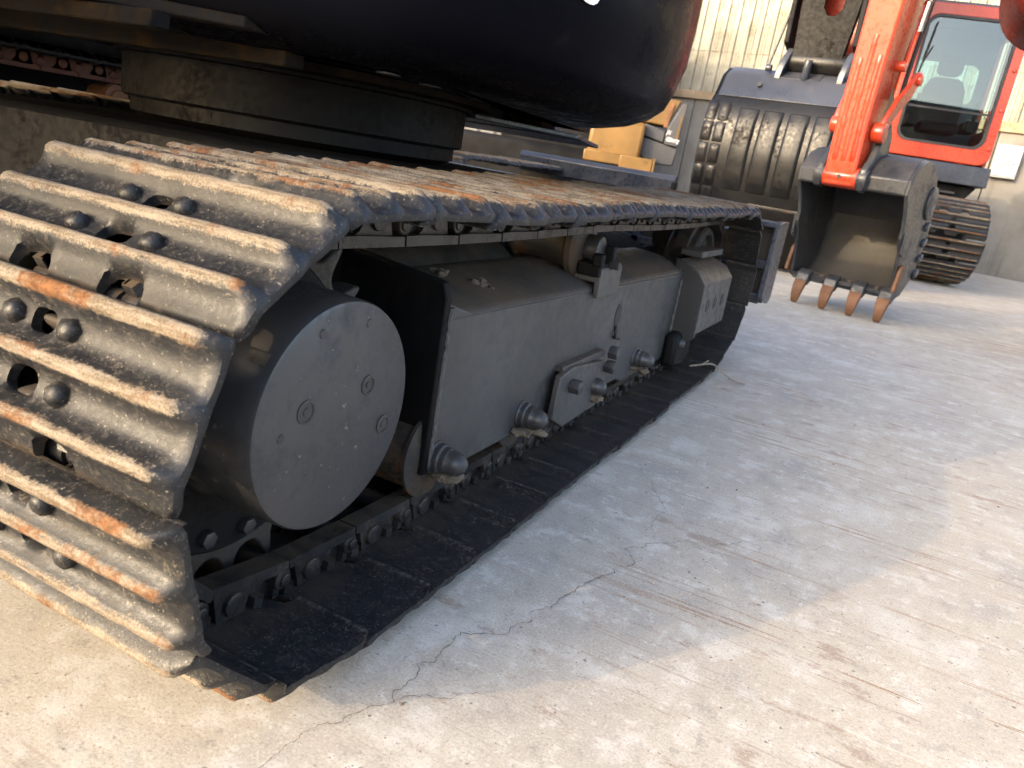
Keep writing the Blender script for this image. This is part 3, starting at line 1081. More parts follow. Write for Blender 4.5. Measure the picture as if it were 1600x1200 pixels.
MB().prism([(-1.12, .53), (-1.12, .70), (-1.09, .72), (-1.06, .70), (-1.04, .53)], lambda p, h: (p[0], h, p[1]), 2.12, 2.28).obj('roller_support', M['dark'], EX, bevel=.02)

# idler and its yoke
prof = [(.10, -.075), (.232, -.07), (.240, -.06), (.240, -.035), (.262, -.030), (.262, .030), (.240, .035), (.240, .06), (.232, .07), (.205, .072), (.195, .045), (.10, .04)]
MB().lathe(prof, (XC, C2[0], C2[1]), (1, 0, 0), 72).obj('idler_wheel', M['brownroller'], EX, sharp=30)
yk = [(3.10, .20), (3.10, .50), (3.25, .512), (3.75, .47), (3.86, .40), (3.86, .28), (3.75, .22)]
MB().prism([(-.66, .245), (-.66, .46), (-.70, .508), (-.80, .545), (-.80, .18), (-.72, .20)], lambda p, h: (p[0], h, p[1]), 3.27, 3.84).obj('idler_yoke', M['frame'], EX, bevel=.006)
MB().prism([(-.655, .235), (-.655, .462), (-.70, .514), (-.80, .55), (-.80, .18), (-.72, .19)], lambda p, h: (p[0], h, p[1]), 3.245, 3.268).obj('yoke_end_plate', M['motor'], EX, bevel=.004)
for y in (3.40, 3.55, 3.70):
    MB().lathe([(.028, 0), (.028, .002), (.022, .0025), (.02, .0005), (0, .0005)], (-.6600, y, .36), (1, 0, 0), 20, cap=False).obj('yoke_hole', M['rubber'], EX)
MB().box((-.78, 3.62, .566), (.10, .42, .03)).obj('yoke_cover', M['frame'], EX, bevel=.006)
MB().prism([(3.18, .10), (3.18, .24), (3.30, .26), (3.44, .22), (3.46, .12), (3.35, .08)], lambda p, h: (h, p[0], p[1]), -.76, -.70).obj('end_guard', M['dark'], EX, bevel=.02)

# blade at the far end
by = 4.42
bl = MB()
bl.box((-2.03, by + .02, .715), (2.92, .16, .03)).obj('blade_top_rail', M['slate'], EX, bevel=.006)
MB().prism([(by - .06, .32), (by - .06, .70), (by - .03, .735), (by + .28, .735), (by + .30, .30), (by + .22, .27)], lambda p, h: (h, p[0], p[1]), -.60, -.572).obj('blade_end_plate', M['slate'], EX, bevel=.006)
MB().prism([(by + .05, .28), (by + .10, .30), (by + .16, .50), (by + .10, .70), (by + .05, .70)], lambda p, h: (h, p[0], p[1]), -3.48, -.602).obj('blade_sheet', M['bladein'], EX)
for z in (.50, .32):
    MB().box((-2.03, by + .02, z), (2.92, .10, .045)).obj('blade_rib', M['slate'], EX, bevel=.005)
for x in (-.70, -1.35, -2.7, -3.35):
    MB().box((x, by + .015, .52), (.045, .09, .36)).obj('blade_web', M['slate'], EX, bevel=.005)
for x in (-1.5, -2.5):
    MB().prism([(2.9, .42), (by + .05, .36), (by + .05, .52), (2.9, .6)], lambda p, h: (h, p[0], p[1]), x - .06, x + .06).obj('blade_arm', M['dark'], EX, bevel=.01)

# ---- upper structure
CWZ = [(.985, 1.00), (.992, 1.085), (1.008, 1.155), (1.035, 1.215), (1.07, 1.255), (1.12, 1.274), (1.20, 1.296), (1.30, 1.302), (1.75, 1.302), (2.25, 1.30), (2.30, 1.28), (2.33, 1.22)]
ang = np.linspace(-1.18, 1.02, 90)
rings = []
for z, r in CWZ:
    ring = [(S[0] + r * math.cos(a), S[1] + r * math.sin(a), z) for a in ang]
    ring += [(-1.30, 3.28, z), (-1.285, 2.6, z), (-1.275, 1.9, z), (-1.30, 1.5, z)]
    rings.append(ring)
MB().loft(rings).obj('counterweight', M['navy'], EX, sharp=40)
cw = bpy.data.objects['counterweight']
# lower end of a white letter painted on the counterweight


def on_cw(a, z, r=1.3035):
    return (S[0] + r * math.cos(a), S[1] + r * math.sin(a), z)


LETTER_A, LETTER_Z = -.36, 1.205
mb = MB()
oc = []
stroke = [(-.022, 0.012), (-.012, .002), (.0, 0), (.010, .001), (.019, .007), (.024, .018), (.026, .035), (.026, .30), (-.026, .30), (-.026, .03)]
n = len(stroke)
vs = [on_cw(LETTER_A + a, LETTER_Z + z, 1.3032) for a, z in stroke] + [on_cw(LETTER_A + a, LETTER_Z + z, 1.306) for a, z in stroke]
mb.add(vs, [tuple(range(n, 2 * n)), *[(i, (i + 1) % n, n + (i + 1) % n, n + i) for i in range(n)]])
mb.obj('painted_letter', M['white'], cw, smooth=False)
# lifting holes under the counterweight
for (x, y) in ((-1.262, 1.66), (-1.268, 1.86)):
    MB().lathe([(.03, 0), (.03, -.004), (0, -.004)], (x + .06, y, .984), (0, 0, 1), 20, cap=False).obj('bottom_plug', M['rubber'], cw)
# turntable frame
MB().prism([(-1.31, 1.30), (-1.31, 3.32), (-2.9, 3.45), (-3.25, 3.2), (-3.25, 1.3), (-2.75, 1.05), (-1.7, 1.05)], lambda p, h: (p[0], p[1], h), 1.004, 1.03).obj('house_floor', M['under'], EX, bevel=.004)
MB().lathe([(.62, 0), (.66, .004), (.66, .026), (.62, .03)], (S[0], S[1], .970), (0, 0, 1), 72).obj('house_ring', M['under'], EX)
for yy, w, zz in ((1.50, .07, .955), (2.95, .10, .945)):
    MB().box((-2.2, yy, (zz + 1.0) / 2), (1.7, w, 1.004 - zz)).obj('house_beam', M['under'], EX, bevel=.006)
MB().box((-2.35, 1.17, .985), (1.9, .05, .034)).obj('floor_flange', M['under'], EX, bevel=.004)
MB().prism([(-1.45, 2.55), (-1.25, 3.05), (-1.52, 4.0), (-2.4, 4.0), (-2.4, 2.55)], lambda p, h: (p[0], p[1], h), .945, .962).obj('deck_flange', M['slate'], EX, bevel=.003)
MB().prism([(-1.60, 2.6), (-1.50, 3.0), (-1.70, 3.95), (-2.4, 3.95), (-2.4, 2.6)], lambda p, h: (p[0], p[1], h), .962, 1.10).obj('deck_web', M['greyp'], EX, bevel=.003)
for y in (3.1, 3.55):
    MB().box((-1.60, y, 1.0), (.05, .03, .08)).obj('deck_gusset', M['slate'], EX, bevel=.003)
# superstructure above the frame of the picture
MB().prism([(-1.40, 1.25), (-1.40, 3.3), (-3.2, 3.4), (-3.2, 1.3), (-2.7, 1.0), (-1.75, 1.0)], lambda p, h: (p[0], p[1], h), 1.032, 2.3).obj('engine_housing', M['navy'], EX, bevel=.03)

MB().prism([(-1.80, -.80), (-1.80, 1.2), (-3.2, 1.4), (-3.2, -.80)], lambda p, h: (p[0], p[1], h), 1.04, 2.6).obj('shadow_block', M['navy'], EX, bevel=.05)  # unseen block added to cast the ground shadow edge and shade the end plate

# dry mud and wire
for (x, y, z, r, lab) in ((-.83, 1.62, .543, .020, 'clod of dry mud on the track frame ledge, larger one nearer the end plate'),
                          (-.90, 1.52, .566, .014, 'small crumb of dry mud farther in on the track frame ledge')):
    mb = MB()
    for j in range(9):
        c = np.array([x, y, z]) + rng.normal(0, 1, 3) * np.array([.012, .02, .002]) * (r / .02)
        rr = r * (.35 + .5 * rng.random())
        vs = []
        bm = bmesh.new()
        bmesh.ops.create_icosphere(bm, subdivisions=2, radius=rr)
        for v in bm.verts:
            v.co *= 1 + .25 * rng.normal()
        mb.add([np.array(v.co) * np.array([1, 1.2, .8]) + c for v in bm.verts], [tuple(v.index for v in f.verts) for f in bm.faces])
        bm.free()
    o = mb.obj('mud_clod', M['mud'], sharp=60)
    tag(o, lab, 'mud clod')
pts = [(-.69, 3.50, .060), (-.66, 3.525, .068), (-.636, 3.542, .075), (-.615, 3.57, .078), (-.60, 3.60, .070), (-.585, 3.59, .062), (-.555, 3.60, .045), (-.52, 3.62, .02), (-.49, 3.64, .008), (-.455, 3.66, .006)]
mb = MB()
tw = []
for i in range(len(pts) - 1):
    for t in np.linspace(0, 1, 6, endpoint=False):
        tw.append(np.array(pts[i]) * (1 - t) + np.array(pts[i + 1]) * t)
for ph in (0, PI):
    mb.tube([q + .004 * np.array([math.cos(i * .9 + ph), math.sin(i * .9 + ph) * .4, abs(math.sin(i * .9 + ph))]) for i, q in enumerate(tw)], .003, 6)
mb.tube([tw[8], tw[8] + np.array([.02, .02, .018]), tw[10] + np.array([.015, .03, .02])], .003, 6)
tag(mb.obj('twisted_wire', M['wire']), 'twisted scrap of wire lying over the far track shoes onto the concrete', 'wire')

# ------------------------------------------------------------------ the yard behind
RAXIS = CR[:, 0]


def at(px, py, d):
    """point of the yard seen at that pixel of the photograph, d metres in front of the camera"""
    q = CR @ np.array([(px - 800) / CF, -(py - 600) / CF, -1.0]) * d + np.array([0, 0, .85])
    return q


def frame_obj(o, ang):
    c, s_ = math.cos(ang), math.sin(ang)
    return FR((o[0], o[1], 0), (c, s_, 0), (-s_, c, 0), (0, 0, 1))


def yz(x0):
    return lambda p, h: (h, p[0], p[1])


# ---- red excavator with its small bucket on the ground -------------------
RE = thing('red_excavator', 'orange red excavator facing the camera, small rusty toothed bucket resting on the ground', 'excavator', frame_obj((.43, 13.87), math.atan2(.156, .988)))
# cab
x0, x1, z0, z1 = -1.10, .43, 1.80, 3.95


def rrect(xa, xb, za, zb, r, n=6, skew=0.0):
    out = []
    for cx, cz, a0 in ((xb - r, zb - r, 0), (xa + r, zb - r, PI / 2), (xa + r, za + r, PI), (xb - r, za + r, 1.5 * PI)):
        for i in range(n + 1):
            a = a0 + PI / 2 * i / n
            out.append((cx + r * math.cos(a), cz + r * math.sin(a)))
    return out


def ringplate(outer, inner, y0, y1, name, mat, parent, bevel=.01):
    n = len(outer)
    vs = [(p[0], y0, p[1]) for p in outer] + [(p[0], y0, p[1]) for p in inner] + [(p[0], y1, p[1]) for p in outer] + [(p[0], y1, p[1]) for p in inner]
    fs = []
    for i in range(n):
        j = (i + 1) % n
        fs += [(i, j, n + j, n + i), (2 * n + i, 3 * n + i, 3 * n + j, 2 * n + j), (i, 2 * n + i, 2 * n + j, j), (n + i, n + j, 3 * n + j, 3 * n + i)]
    return MB().add(vs, fs).obj(name, mat, parent, bevel=bevel, local=True)


cabf = ringplate(rrect(x0, x1, z0, z1, .16), rrect(x0 + .17, x1 - .14, z0 + .22, z1 - .16, .16), -.03, .10, 'cab_frame', M['red'], RE, .015)
ringplate(rrect(x0 + .165, x1 - .135, z0 + .215, z1 - .155, .165), rrect(x0 + .20, x1 - .17, z0 + .25, z1 - .19, .15), -.035, .04, 'window_seal', M['rubber'], cabf, 0)
MB().prism(rrect(x0 + .19, x1 - .16, 2.53, z1 - .18, .13), lambda p, h: (p[0], h, p[1]), .0, .008).obj('windscreen', M['glass'], RE, local=True, smooth=False)
MB().prism(rrect(x0 + .19, x1 - .16, z0 + .24, 2.51, .13), lambda p, h: (p[0], h, p[1]), .012, .02).obj('lower_windscreen', M['glass'], RE, local=True, smooth=False)
MB().box(((x0 + x1) / 2, .016, 2.52), (1.2, .03, .03)).obj('screen_bar', M['rubber'], RE, local=True)
for xx in (x0 + .03, x1 - .03):
    sd = MB()
    sd.box((xx, .78, z0 + .28), (.06, 1.36, .56))
    sd.obj('cab_side_panel', M['red'], RE, local=True, bevel=.01)
    sd = MB()
    sd.box((xx, .78, z1 - .12), (.06, 1.36, .16)).box((xx, 1.42, 2.95), (.06, .10, 1.8)).box((xx, .72, 2.95), (.06, .06, 1.8))
    sd.obj('cab_side_frame', M['red'], RE, local=True)
MB().box(((x0 + x1) / 2, .73, z1 + .01), (x1 - x0 - .12, 1.4, .07)).obj('cab_roof', M['slate'], RE, local=True, bevel=.02)
MB().box(((x0 + x1) / 2, .73, z1 - .055), (x1 - x0 - .14, 1.3, .03)).obj('headliner', M['cabin'], RE, local=True)
ringplate(rrect(x0 + .06, x1 - .06, z0 + .1, z1 - .03, .05), rrect(x0 + .24, x1 - .22, 2.80, z1 - .55, .12), 1.40, 1.46, 'rear_panel', M['cabin'], RE, 0)
MB().prism(rrect(x0 + .22, x1 - .20, 2.78, z1 - .53, .12), lambda p, h: (p[0], h, p[1]), 1.425, 1.432).obj('rear_window', M['glass'], RE, local=True, smooth=False)
MB().box(((x0 + x1) / 2, .75, z0 + .12), (x1 - x0 - .14, 1.3, .06)).obj('cab_floor', M['rubber'], RE, local=True)
sx = -.30
MB().loft([[(sx + w * a, .86 + dy + (.03 if abs(a) > .8 else 0), z) for a in (-1, -.85, 0, .85, 1)] + [(sx + w * a, .98 + dy, z) for a in (1, 0, -1)] for z, w, dy in ((2.38, .30, 0), (2.60, .33, .02), (2.93, .30, .05), (3.06, .24, .07), (3.10, .16, .08))]).obj('seat_back', M['seat'], RE, local=True, sharp=50)
MB().prism(rrect(sx - .185, sx + .185, 3.12, 3.43, .10), lambda p, h: (p[0], h, p[1]), .90, 1.02).obj('head_rest', M['seat'], RE, local=True, bevel=.03)
MB().box((sx, .68, 2.31), (.56, .56, .16)).obj('seat_cushion', M['seat'], RE, local=True, bevel=.05)
for xx in (sx - .42, sx + .42):
    MB().box((xx, .55, 2.36), (.16, .55, .16)).cyl((xx, .32, 2.42), (xx, .30, 2.62), .022, 10).cyl((xx, .30, 2.60), (xx, .29, 2.74), .035, 12, bev=.01).obj('control_console', M['rubber'], RE, local=True, bevel=.01)
MB().box((.12, .42, 2.40), (.17, .05, .15)).obj('monitor', M['boxwhite'], RE, local=True, bevel=.01)
MB().tube([(x0 + .21, -.05, 2.75), (x0 + .23, -.055, 2.9), (x0 + .30, -.05, 3.68)], .012, 6).tube([(x0 + .19, -.055, 2.7), (x0 + .25, -.06, 3.1), (x0 + .33, -.05, 3.35)], .009, 6).obj('wiper', M['rubber'], RE, local=True)
for zz in (2.05, 2.6, 3.15, 3.7):
    for xx in (x0 + .055, x1 - .055):
        MB().cyl((xx, -.03, zz), (xx, -.055, zz), .028, 12, bev=.006).obj('frame_stud', M['red'], RE, local=True)
# skirt and deck below the cab
MB().prism([(-.05, 1.50), (-.03, 1.785), (1.4, 1.785), (1.4, 1.50)], lambda p, h: (h, p[0], p[1]), -1.12, .50).obj('deck_skirt', M['slate'], RE, local=True, bevel=.015)
MB().prism([(-1.0, 1.15), (-1.0, 1.49), (.42, 1.49), (.20, 1.15)], lambda p, h: (p[0], h, p[1]), .15, 1.6).obj('deck_underside', M['dark'], RE, local=True, bevel=.02)
for zz in (1.25, 1.37):
    MB().box((-.42, .12, zz), (1.1, .05, .035)).obj('step_bar', M['greyp'], RE, local=True, bevel=.008)
MB().prism([(.9, 1.25), (.9, 1.95), (4.4, 2.6), (4.6, 1.25)], lambda p, h: (h, p[0], p[1]), -3.3, -1.25).obj('house_body', M['red'], RE, local=True, bevel=.05)
MB().prism([(1.5, 1.25), (1.5, 2.3), (4.4, 2.4), (4.4, 1.25)], lambda p, h: (h, p[0], p[1]), -1.2, .30).obj('house_body', M['red'], RE, local=True, bevel=.05)
MB().lathe([(.75, .85), (.75, 1.24)], (-1.3, 2.3, 0), (0, 0, 1), 48).obj('slew_bearing', M['dark'], RE, local=True)
MB().box((-1.3, 2.3, .62), (2.4, 1.6, .45)).obj('centre_frame', M['dark'], RE, local=True, bevel=.05)
# its track facing the camera
K = 1.48
K = 1.72
pr, _ = track_frames((-.25, .405 * K), .267 * K, (4.3, .43 * K), .277 * K, 40, .35, zb=.098 * K, sag=.02, yroll=2.3)
RW = wmat(RE)
for k in range(len(pr)):
    a, b = pr[k], pr[(k + 1) % len(pr)]
    if (a + b)[0] / 2 > 2.2 and (a + b)[1] / 2 > .3:
        continue
    u = (b - a) / np.linalg.norm(b - a)
    nr = np.array([u[1], -u[0]])
    mid = (a + b) / 2
    for xc in (.07, -2.75):
        mm = FR((xc + rng.normal(0, .006), mid[0] + nr[0] * .095, mid[1] + nr[1] * .095), (-1, 0, 0), (0, u[0], u[1]), (0, nr[0], nr[1])) @ Matrix.Rotation(rng.normal(0, .01), 4, 'X') @ Matrix.Diagonal((1.72, np.linalg.norm(b - a) / .189, 1.5, 1))
        o = bpy.data.objects.new('track_shoe', SHOE_FAR)
        COL.objects.link(o)
        o.parent = RE
        o.matrix_basis = mm
for xc in (.07, -2.75):
    MB().prism([(-.2, .25), (-.3, .6), (-.2, .95), (4.2, .95), (4.2, .25)], lambda p, h: (h, p[0], p[1]), xc - .30, xc + .30).obj('track_frame', M['dark'], RE, local=True, bevel=.03)

# bucket, arm: own frame, same machine
BK = frame_obj((-.335, 7.31), math.atan2(-.23, .97))
BI = RW.inverted() @ BK


def bput(mb, name, mat, parent=RE, bevel=0, **kw):
    mb.v = [tuple(BI @ Vector(p)) for p in mb.v]
    return mb.obj(name, mat, parent, bevel=bevel, local=True, **kw)


HWB = .385
XL, XR = -.455, .365
outer = [(.00, .235), (.14, .195), (.34, .225), (.54, .36), (.66, .58), (.68, .82), (.60, 1.04), (.42, 1.22), (.18, 1.32), (-.06, 1.325)]
inner = [(.00, .265), (.14, .225), (.33, .255), (.515, .385), (.63, .59), (.65, .82), (.57, 1.02), (.40, 1.195), (.17, 1.29), (-.06, 1.295)]


def wrap(o_, i_, xa, xb):
    poly = list(o_) + list(i_)[::-1]
    return MB().prism(poly, lambda p, h: (h, p[0], p[1]), xa, xb)


bput(wrap(outer, inner, XL, XR), 'bucket_shell', M['bucket'], sharp=50)
lin = [(p[0], p[1] + .004) if i < 5 else (p[0] - .004, p[1]) for i, p in enumerate(inner)]
lin2 = [(p[0], p[1] + .010) if i < 5 else (p[0] - .010, p[1]) for i, p in enumerate(inner)]
bput(wrap(lin[1:6], lin2[1:6], XL + .03, XR - .03), 'bucket_floor', M['bucketin'], sharp=50)
bput(MB().prism([(-.05, 1.335), (-.05, 1.28), (-.22, 1.20), (-.33, 1.02), (-.37, 1.03), (-.375, 1.14), (-.22, 1.28)], lambda p, h: (h, p[0], p[1]), XL - .01, XR + .01), 'bucket_top_bar', M['bucket'], bevel=.012)
side = [(.02, .24)] + outer[1:] + [(-.22, 1.27), (-.365, 1.14), (-.365, 1.03), (-.24, .90), (-.17, .78), (-.17, .70), (-.08, .60), (-.01, .42)]
for sgn, XX in ((-1, XL), (1, XR)):
    bput(MB().prism(side, lambda p, h: (h, p[0], p[1]), XX, XX + sgn * .03), 'bucket_side_plate', M['bucket'], bevel=.008)
    bput(MB().prism([(-.05, .27), (.07, .25), (.10, .42), (.05, .50), (.0, .47)], lambda p, h: (h, p[0], p[1]), XX + sgn * .032, XX + sgn * .062), 'side_cutter', M['tooth'], bevel=.008)
    bput(MB().prism([(-.13, .58), (-.05, .56), (-.08, .70), (-.15, .76)], lambda p, h: (h, p[0], p[1]), XX + sgn * .032, XX + sgn * .055), 'side_guard', M['bucket'], bevel=.008)
for i in range(6):
    a = i / 5
    y, z = .66 - .25 * a * a, .42 + .68 * a
    bput(MB().box((XR + .045, y - .07, z), (.03, .10, .05), Y=(0, .9, .43), Z=(0, -.43, .9)), 'wear_pad', M['slate'], bevel=.008)
bput(MB().cyl((XR + .03, .40, 1.02), (XR + .055, .40, 1.02), .14, 32, bev=.01), 'wear_disc', M['bucket'])
tx = (-.335, -.09, .145, .375)
for i, x in enumerate(tx):
    bput(MB().prism([(.08, .30), (.08, .225), (-.03, .165), (-.075, .185), (-.05, .27), (.02, .305)], lambda p, h: (h, p[0], p[1]), x - .055, x + .055), 'tooth_adapter', M['bucket'], bevel=.012)
    to = MB()
    for a, b in ():
        pass
    rings = []
    for y, z, w, t in ((-.035, .215, .050, .050), (-.075, .165, .048, .045), (-.10, .09, .040, .032), (-.105, .03, .030, .018), (-.10, .012, .024, .010)):
        rings.append([(x - w, y - t * .6, z), (x + w, y - t * .6, z), (x + w, y + t * .6, z - .006), (x - w, y + t * .6, z - .006)])
    bput(MB().loft(rings), 'bucket_tooth', M['tooth'], bevel=.010, sharp=60)
for i in range(3):
    xa, xb = tx[i] + .06, tx[i + 1] - .06
    mb = MB()
    pl = [(xa, .075), (xa, -.015)] + [(xa + (xb - xa) * t, -.015 + .055 * math.sin(PI * t)) for t in (.2, .4, .6, .8)] + [(xb, -.015), (xb, .075)]
    mb.prism(pl, lambda p, h: (p[0], p[1] + .04, h - p[1] * .35), .235, .30)
    bput(mb, 'lip_shroud', M['bladein'], bevel=.008)
# ears
for sgn in (-1, 1):
    xe = -.13 + sgn * .170
    bput(MB().prism([(-.42, 1.01), (-.45, 1.08), (-.43, 1.18), (-.34, 1.26), (-.22, 1.46), (-.12, 1.56), (-.02, 1.48), (.02, 1.28), (-.2, 1.22), (-.34, 1.0)], lambda p, h: (h, p[0], p[1]), xe - .028, xe + .028), 'bucket_ear', M['bucket'], bevel=.012)
    bput(MB().cyl((xe - .04, -.37, 1.10), (xe + .04, -.37, 1.10), .08, 28, bev=.012), 'ear_boss', M['bucket'])
# arm
ar = []
for z, xc, wa, yf, yb in ((1.03, -.135, .122, -.44, -.28), (1.2, -.137, .122, -.45, -.20), (1.57, -.14, .122, -.47, -.12), (2.0, -.125, .125, -.50, -.08), (2.55, -.09, .13, -.58, -.08), (3.2, -.05, .16, -.70, -.08), (4.0, -.0, .17, -.85, -.1), (4.4, .02, .17, -.9, -.15)):
    ar.append([(xc - wa, yf, z), (xc + wa, yf, z), (xc + wa, yb, z), (xc - wa, yb, z)])
arm = bput(MB().loft(ar), 'arm', M['red'], bevel=.018, sharp=45)
bput(MB().cyl((-.265, -.365, 1.10), (.005, -.365, 1.10), .084, 32, bev=.01), 'arm_end_barrel', M['red'])
for dx, zt in ((-.068, 1.98), (.0, 2.14), (.068, 2.0)):
    w = []
    for z in np.linspace(1.22, zt, 26):
        yf = np.interp(z, (1.2, 1.57, 2.0, 2.55), (-.45, -.47, -.50, -.58))
        xk = np.interp(z, (1.2, 1.57, 2.0, 2.55), (-.132, -.135, -.12, -.085))
        bl_ = .023 * (1 + .10 * rng.normal())
        hgt = .014 * min(1, (zt - z) / .05 + .3, (z - 1.22) / .05 + .3)
        w.append([(dx + xk - bl_, yf + .004, z), (dx + xk - bl_ * .5, yf - hgt, z), (dx + xk + bl_ * .5, yf - hgt, z), (dx + xk + bl_, yf + .004, z)])
    bput(MB().loft(w), 'wear_strip', M['red'], arm, sharp=70)
bput(MB().cyl((-.13, -.445, 1.10), (-.13, -.455, 1.10), .016, 12), 'grease_plug', M['rubber'], arm)
# tipping links
bput(MB().cyl((-.345, -.30, 1.50), (-.26, -.30, 1.50), .068, 28, bev=.012), 'link_boss', M['red'])
bput(MB().cyl((-.01, -.30, 1.47), (.085, -.30, 1.47), .078, 28, bev=.012), 'link_boss', M['red'])
cv = [(.0, 1.50), (-.06, 1.58), (-.04, 1.66), (.10, 1.86), (.28, 2.00), (.42, 2.14), (.50, 2.16), (.54, 2.08), (.46, 1.92), (.30, 1.80), (.16, 1.66), (.08, 1.52)]
bput(MB().prism(cv, lambda p, h: (h + .10 * (p[1] - 1.5), p[0] * .80 - .30, 1.43 + (p[1] - 1.5) * .86), .02, .06), 'tipping_link', M['red'], bevel=.010)
bput(MB().prism(cv, lambda p, h: (h, p[0] * .70 - .30, 1.46 + (p[1] - 1.5) * .84), -.335, -.295), 'tipping_link', M['red'], bevel=.010)
bput(MB().cyl((.06, .07, 1.93), (.14, .07, 1.93), .045, 20, bev=.008), 'link_pin', M['red'])
bput(MB().cyl((-.22, .10, 1.95), (-.24, .02, 4.2), .045, 20).cyl((-.23, .07, 2.8), (-.24, .02, 4.2), .08, 24), 'bucket_cylinder', M['dark'])
bput(MB().cyl((.13, -.30, 2.75), (.13, -.30, 2.42), .030, 16, bev=.006).cyl((.13, -.30, 2.42), (.11, -.28, 2.22), .022, 14), 'hose_fitting', M['chrome'])
bput(MB().tube([(.14, -.15, 3.6), (.11, -.12, 2.6), (.06, -.05, 2.1), (.03, .0, 1.75)], .018, 10), 'hydraulic_hose', M['rubber'])
bput(MB().tube([(.13, -.22, 3.6), (.10, -.2, 2.6), (.05, -.16, 1.95)], .016, 10), 'hydraulic_pipe', M['red'])
bput(MB().cyl((-.02, -.20, 1.98), (.07, -.20, 1.98), .04, 20, bev=.008), 'pipe_clamp', M['red'])
# boom from the arm top back to the house (above the picture)
p0 = BI @ Vector((-.02, -.5, 4.1))
p3 = Vector((-1.75, 1.3, 2.0))
bo = []
for t in np.linspace(0, 1, 10):
    c = Vector(p0) * (1 - t) ** 2 + Vector((-2.2, -3.2, 6.6)) * 2 * t * (1 - t) + p3 * t * t
    hh = .28 + .18 * math.sin(PI * t)
    bo.append([(c.x - .24, c.y - .1, c.z - hh), (c.x + .24, c.y - .1, c.z - hh), (c.x + .24, c.y + .1, c.z + hh), (c.x - .24, c.y + .1, c.z + hh)])
MB().loft(bo).obj('boom', M['red'], RE, local=True, bevel=.03)

# ---- excavator with the large black bucket -------------------------------
BE = thing('excavator', 'excavator holding the large brown black bucket with ribbed wear strips, curled behind the red arm', 'excavator', frame_obj((-1.52, 9.92), math.atan2(-.12, .992)))
HB = .95
of = [(.60, 2.22), (.34, 2.29), (.16, 2.18), (.02, 1.93), (-.07, 1.84), (-.13, 1.62), (-.16, 1.3), (-.14, .95), (-.07, .62), (.06, .32), (.24, .12), (.48, .02), (.60, .01)]
nf = [(p[0] + .04, p[1] - (.04 if p[1] > 1.9 else 0) + (.04 if p[1] < .3 else 0)) for p in of]
shell = []
mb = MB()
mb.prism(of + nf[::-1], lambda p, h: (h, p[0], p[1]), -HB, HB)
mb.obj('bucket_shell', M['bigbucket'], BE, local=True, sharp=50)


def skin(xa, xb, za, zb, th, name, mat, n=10, bevel=.012, taper=.03, parent=BE):
    """a raised pad that follows the bucket's back between two heights"""
    zz = np.linspace(za, zb, n)
    oy = [np.interp(-z, [-p[1] for p in of[1:]], [p[0] for p in of[1:]]) for z in zz]
    rr = []
    for y, z, i in zip(oy, zz, range(n)):
        t = th * (min(1, i / 1.0 + .35, (n - 1 - i) / 1.0 + .35))
        rr.append([(xa, y - .001, z), (xa + taper, y - t, z), (xb - taper, y - t, z), (xb, y - .001, z), (xb, y + .02, z), (xa, y + .02, z)])
    return MB().loft(rr).obj(name, mat, parent, local=True, sharp=45, bevel=bevel)


MB().prism([(.60, 2.235), (.34, 2.305), (.15, 2.195), (.01, 1.945), (.0, 1.93), (.03, 1.92), (.18, 2.15), (.35, 2.26), (.60, 2.19)], lambda p, h: (h, p[0], p[1]), -HB + .05, HB - .05).obj('bucket_top_plate', M['slate'], BE, local=True, sharp=50, bevel=.008)
MB().prism([(.33, 2.312), (.15, 2.203), (.16, 2.195), (.33, 2.30)], lambda p, h: (h, p[0], p[1]), -.38, .20).obj('patch_plate', M['slate'], BE, local=True, bevel=.004)
MB().cyl((-.45, .10, 2.08), (-.45, .06, 2.10), .028, 16).obj('lifting_hole', M['rubber'], BE, local=True)
for xa in (-.56, -.27, .03, .33, .60):
    skin(xa, xa + .245, 1.80, .86, .028, 'wear_strip', M['bigbucket'])
for i in range(7):
    za = 1.86 - i * .25
    for xa in (-HB - .01, -HB + .145):
        skin(xa, xa + .14, za, za - .232, .020, 'wear_block', M['bigbucket'], n=6)
for xa in (-.52, .0, .5):
    skin(xa - .2, xa + .42, .74, .71, .008, 'weld_seam', M['bladein'], n=3, bevel=0, taper=.004) if xa == .0 else None
sidep = of + [(1.1, .05), (1.3, .4), (1.35, 1.0), (1.15, 1.7), (.9, 2.1)]
for sgn in (-1, 1):
    MB().prism(sidep, lambda p, h: (h, p[0], p[1]), sgn * HB, sgn * (HB - .04)).obj('bucket_side_plate', M['bigbucket'], BE, local=True, bevel=.008)
for x in (-.55, -.12, .33, .78):
    MB().prism([(1.05, .03), (1.55, .10), (1.6, .16), (1.05, .22)], lambda p, h: (h, p[0], p[1]), x - .09, x + .09).obj('bucket_tooth', M['tooth'], BE, local=True, bevel=.01)
for x, s_ in ((-.28, 1), (.43, 1)):
    MB().prism([(.16, 2.12), (.14, 2.28), (.20, 2.46), (.30, 2.56), (.42, 2.52), (.46, 2.36), (.46, 2.18)], lambda p, h: (h + .16 * (p[1] - 2.3) * (1 if x < 0 else .7), p[0], p[1]), x - .04, x + .04).obj('bucket_ear', M['slate'], BE, local=True, bevel=.012)
MB().cyl((-.47, .22, 2.31), (-.40, .22, 2.31), .04, 12, bev=.008).obj('lifting_lug', M['slate'], BE, local=True)
MB().cyl((.02, .18, 2.20), (.03, .14, 2.42), .045, 14, bev=.01).obj('lifting_lug', M['slate'], BE, local=True)
MB().cyl((-.24, .36, 2.42), (.42, .36, 2.42), .13, 32, bev=.01).obj('arm_end_barrel', M['bigbucket'], BE, local=True)
ao = [(-.20, 2.44), (.36, 2.44), (.44, 3.3), (.44, 4.8), (-.26, 4.8), (-.24, 3.0)]
